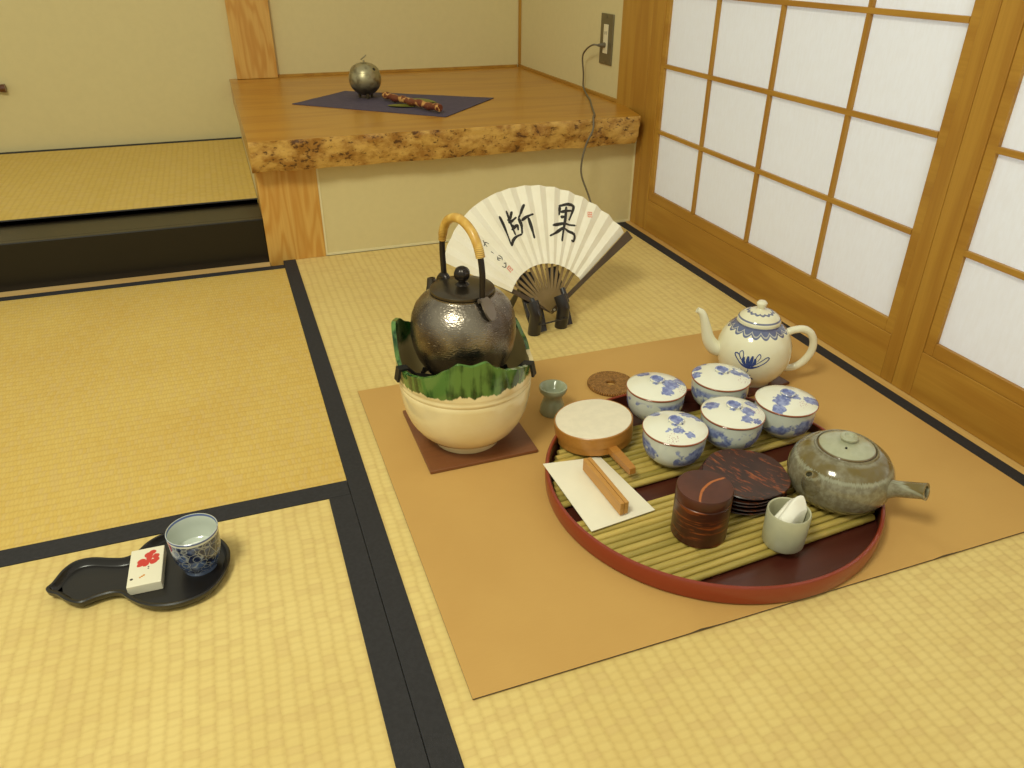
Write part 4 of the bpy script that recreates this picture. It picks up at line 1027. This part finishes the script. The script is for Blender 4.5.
bm = bmesh.new(); lathe(bm, [(0, .0274), (RR-.0008, .0274), (RR-.0008, .0288), (RR-.004, .0296), (.02, .0296), (0, .0296)], 80); link_mesh('paper_top', bm, MAT['roaster_paper'], rz, smooth=SM)
hv = Vector((.04, -.999, 0)).normalized(); tv_ = Vector((-hv.y, hv.x, 0))
bm = bmesh.new(); rr = []
for (s, w, z0, z1) in ((RR-.001, .0062, .001, .012), (.075, .0060, .0, .0115), (.112, .0050, -.001, .0095), (.1135, .0044, -.0005, .0088)):
    c = hv*s; rr.append([bm.verts.new(c+tv_*w*x+Vector((0, 0, z0 if y < 0 else z1))) for x, y in ((-1, -1), (1, -1), (1, 1), (-1, 1))])
for a_, b_ in zip(rr[:-1], rr[1:]):
    for k in range(4): bm.faces.new((a_[k], a_[(k+1) % 4], b_[(k+1) % 4], b_[k]))
bm.faces.new(rr[0]); bm.faces.new(rr[-1])
link_mesh('handle', bm, MAT['bentwood'], rz)

# ------------------------------------------------------------------ folded paper and wooden clip
cr = [Vector((-.6770, -1.0204, .0330)), Vector((-.5850, -1.0130, .0182)), Vector((-.5704, -1.1452, .0188)), Vector((-.6666, -1.1568, .0200))]
MAT['white_paper'] = plain('white_washi_paper', srgb(240, 232, 208), .8, var=.02)
pc_ = sum(cr, Vector())/4
bm = bmesh.new(); N = 12
def sheet(bm, cr, dz, inset=0):
    g = []
    for i in range(N+1):
        row = []
        for j in range(N+1):
            u, v = i/N, j/N; p = cr[0]*(1-u)*(1-v)+cr[1]*u*(1-v)+cr[2]*u*v+cr[3]*(1-u)*v
            row.append(bm.verts.new(p-pc_+Vector((0, 0, dz))))
        g.append(row)
    return g
ga = sheet(bm, cr, .0006); gb = sheet(bm, cr, -.0004)
for g in (ga, gb):
    for i in range(N):
        for j in range(N): bm.faces.new((g[i][j], g[i+1][j], g[i+1][j+1], g[i][j+1]))
for k in range(N):
    for (a, b) in (((k, 0), (k+1, 0)), ((k, N), (k+1, N)), ((0, k), (0, k+1)), ((N, k), (N, k+1))):
        bm.faces.new((ga[a[0]][a[1]], ga[b[0]][b[1]], gb[b[0]][b[1]], gb[a[0]][a[1]]))
o = link_mesh('paper_sheet', bm, MAT['white_paper'], loc=pc_, smooth=SM); tag(o, 'folded white paper lying over the left rim of the tray', 'paper')
cl = empty('wooden_clip', (-.6180, -1.0930, .0248), 'pale wooden clip block lying on the folded white paper', 'clip')
d = Vector((.0060, -.0985, -.0040)).normalized(); sd_ = Vector((-d.y, d.x, 0)).normalized()
MAT['clip_wood'] = wood('pale_clip_wood', srgb(198, 146, 74), srgb(184, 128, 60), srgb(160, 104, 44), 'y', .45, 8)
for s in (-1, 1):
    bm = bmesh.new(); L = .0505
    mt = Matrix.Translation((0, 0, 0)) @ Matrix((sd_, d, Vector((0, 0, 1)))).transposed().to_4x4()
    if s == 1: box(bm, .0004, .0060, -L, L, 0, .0185, .0006, mtx=mt)
    else: box(bm, -.0060, -.0004, -L, L, 0, .0185, .0006, mtx=mt)
    link_mesh('clip_half', bm, MAT['clip_wood'], cl)
bm = bmesh.new(); box(bm, -.0003, .0003, -.0500, -.0030, .0006, .0156, mtx=mt); link_mesh('pivot_strip', bm, MAT['clip_wood'], cl)

# ------------------------------------------------------------------ gourd tray with sweet box and sake cup
g_out = [(-1.2921, -1.0267), (-1.2869, -1.0195), (-1.2782, -1.0003), (-1.2658, -0.9893), (-1.2473, -0.9889), (-1.2254, -0.9979), (-1.211, -1.0019), (-1.1994, -0.9973), (-1.188, -0.983), (-1.1736, -0.9734), (-1.1562, -0.9702), (-1.136, -0.974), (-1.1182, -0.9847), (-1.1058, -0.9998), (-1.0974, -1.0134), (-1.0918, -1.0318), (-1.0939, -1.0548), (-1.1031, -1.0781), (-1.1175, -1.0947), (-1.1359, -1.1021), (-1.1561, -1.1034), (-1.1762, -1.0979), (-1.1922, -1.087), (-1.204, -1.0742), (-1.2113, -1.0645), (-1.2228, -1.0604), (-1.2381, -1.0619), (-1.253, -1.0652), (-1.2669, -1.0568), (-1.2796, -1.0418), (-1.2892, -1.0348)]
gx, gy = -1.18, -1.04
G = catmull2([(x-gx, y-gy) for x, y in g_out], 4)
def inset(P, d):
    n = len(P); out = []
    for i in range(n):
        a, b = Vector(P[i-1]), Vector(P[(i+1) % n]); tn = (b-a).normalized(); no = Vector((tn.y, -tn.x)); out.append(tuple(Vector(P[i])+no*d))
    return out
def shrink(P, d):      # toward the centre line, keeps the lobes
    Q = inset(P, d); A = lambda P: abs(sum(P[i-1][0]*P[i][1]-P[i][0]*P[i-1][1] for i in range(len(P))))
    return Q if A(Q) < A(P) else inset(P, -d)
rings_ = [(shrink(G, .0060), 0), (shrink(G, .0008), .0060), (G, .0115), (shrink(G, .0015), .0128), (shrink(G, .0040), .0122), (shrink(G, .0070), .0062), (shrink(G, .0085), .0052), (shrink(G, .0095), .0050)]
bm = bmesh.new(); VR = [[bm.verts.new((x, y, z)) for x, y in P] for P, z in rings_]
for a, b in zip(VR[:-1], VR[1:]):
    n = len(a)
    for k in range(n): bm.faces.new((a[k], a[(k+1) % n], b[(k+1) % n], b[k]))
fl_ = [bm.verts.new((x, y, .0052)) for x, y in shrink(G, .0072) if math.hypot(x-(-1.2921-gx), y-(-1.0267-gy)) > .016]
bmesh.ops.triangulate(bm, faces=[bm.faces.new(VR[0]), bm.faces.new(fl_)])
t = NT('matte_black_lacquer'); co = t.coords(); n, _ = t.noise(t.mapping(co, (20, 160, 20)), 1, 3); t.set(t.mix(n, srgb(15, 13, 12), srgb(28, 23, 20)), .33, 0, .5, .2, .2); MAT['gourd'] = t.m
o = link_mesh('gourd_tray', bm, MAT['gourd'], loc=(gx, gy, .0012), smooth=SM); tag(o, 'gourd-shaped black wooden tray on the lower left tatami mat', 'tray')
t = NT('white_box_red_flower'); co = t.coords()
leafb = [(.002+dx, .006+dy, .0125, r) for dx, dy, r in ((0, .012, .0048), (.001, .006, .004), (.008, .008, .0042), (.004, .016, .0040), (-.007, .002, .0048), (-.003, -.003, .0045), (.006, -.001, .0045), (.009, .002, .0035), (-.009, -.004, .0035), (.000, .001, .0040))]
m = t.blobs(co, leafb, .0012, 220); st2 = t.blobs(co, [(.003, -.006, .0125, .0010), (.003, -.003, .0125, .0010), (-.014, -.020, .0125, .0018)], .0003, 200); st3 = t.blobs(co, [(-.003, -.018, .0125, .0014), (-.001, -.0165, .0125, .0014), (-.005, -.0195, .0125, .0012)], .0003, 200)
c = t.mix(m, srgb(234, 226, 200), srgb(206, 62, 50)); c = t.mix(st2, c, srgb(50, 44, 40)); c = t.mix(st3, c, srgb(210, 140, 50)); t.set(c, .45, 0, .4, .2); MAT['flowerbox'] = t.m
bm = bmesh.new(); box(bm, -.0185, .0185, -.0325, .0315, 0, .0125, .0008)
o = link_mesh('sweet_box', bm, MAT['flowerbox'], loc=(-1.1848, -1.0330, .0012+.0050), rot=(0, 0, -.03)); tag(o, 'small flat white box with red flower print on the gourd-shaped tray', 'box')
t = NT('indigo_painted_cup'); co = t.coords(); X = t.xyz(co); n, _ = t.noise(co, 70, 3, .6); vd = t.voro(co, 110, 'DISTANCE_TO_EDGE')[0]; vd2 = t.voro(co, 75)[0]
blu = t.mix(t.step(n, .4, .65), srgb(24, 33, 66), srgb(72, 94, 142)); lines = t.math('MAXIMUM', t.step(vd, .05, .02), t.step(t.math('ABSOLUTE', t.math('SUBTRACT', vd2, .34)), .05, .02)); c = t.mix(t.math('MULTIPLY', lines, .38), blu, srgb(206, 210, 204))
top = t.step(X[2], .0508, .0514); c = t.mix(top, c, srgb(200, 204, 196)); low = t.step(X[2], .0060, .0050); c = t.mix(low, c, srgb(110, 126, 160))
lin = t.math('MULTIPLY', t.step(X[2], .0535, .0540), t.step(X[2], .0562, .0558)); c = t.mix(lin, c, srgb(84, 100, 150)); t.set(c, .15, 0, .5, .5, .04); MAT['indigo'] = t.m
t = NT('pale_cup_inside'); co = t.coords(); X = t.xyz(co); r = t.vmath('LENGTH', t.mapping(co, (1, 1, 0)), idx=1)
c = t.mix(t.step(r, .0195, .0185), srgb(196, 202, 190), srgb(238, 238, 232)); lin = t.math('MULTIPLY', t.step(X[2], .0530, .0534), t.step(X[2], .0560, .0556)); c = t.mix(lin, c, srgb(90, 104, 150)); t.set(c, .15, 0, .5, .4, .04); MAT['indigo_in'] = t.m
bm = bmesh.new(); lathe(bm, [(0, .0015), (.0150, .0015), (.0160, 0), (.0190, 0), (.0195, .004), (.0225, .010), (.0262, .020), (.0278, .032), (.0281, .043), (.0290, .0545), (.0290, .0558), (.0282, .0564)], 64)
lathe(bm, [(.0282, .0564), (.0274, .0552), (.0264, .043), (.0260, .032), (.0245, .0245), (.0205, .0212), (.018, .0210), (0, .0210)], 64, mi=1)
bmesh.ops.remove_doubles(bm, verts=bm.verts[:], dist=1e-5)
o = link_mesh('sake_cup', bm, [MAT['indigo'], MAT['indigo_in']], loc=(-1.1262, -1.0395, .0012+.0050), smooth=SM); tag(o, 'small dark blue and white patterned cup on the gourd-shaped tray', 'cup')
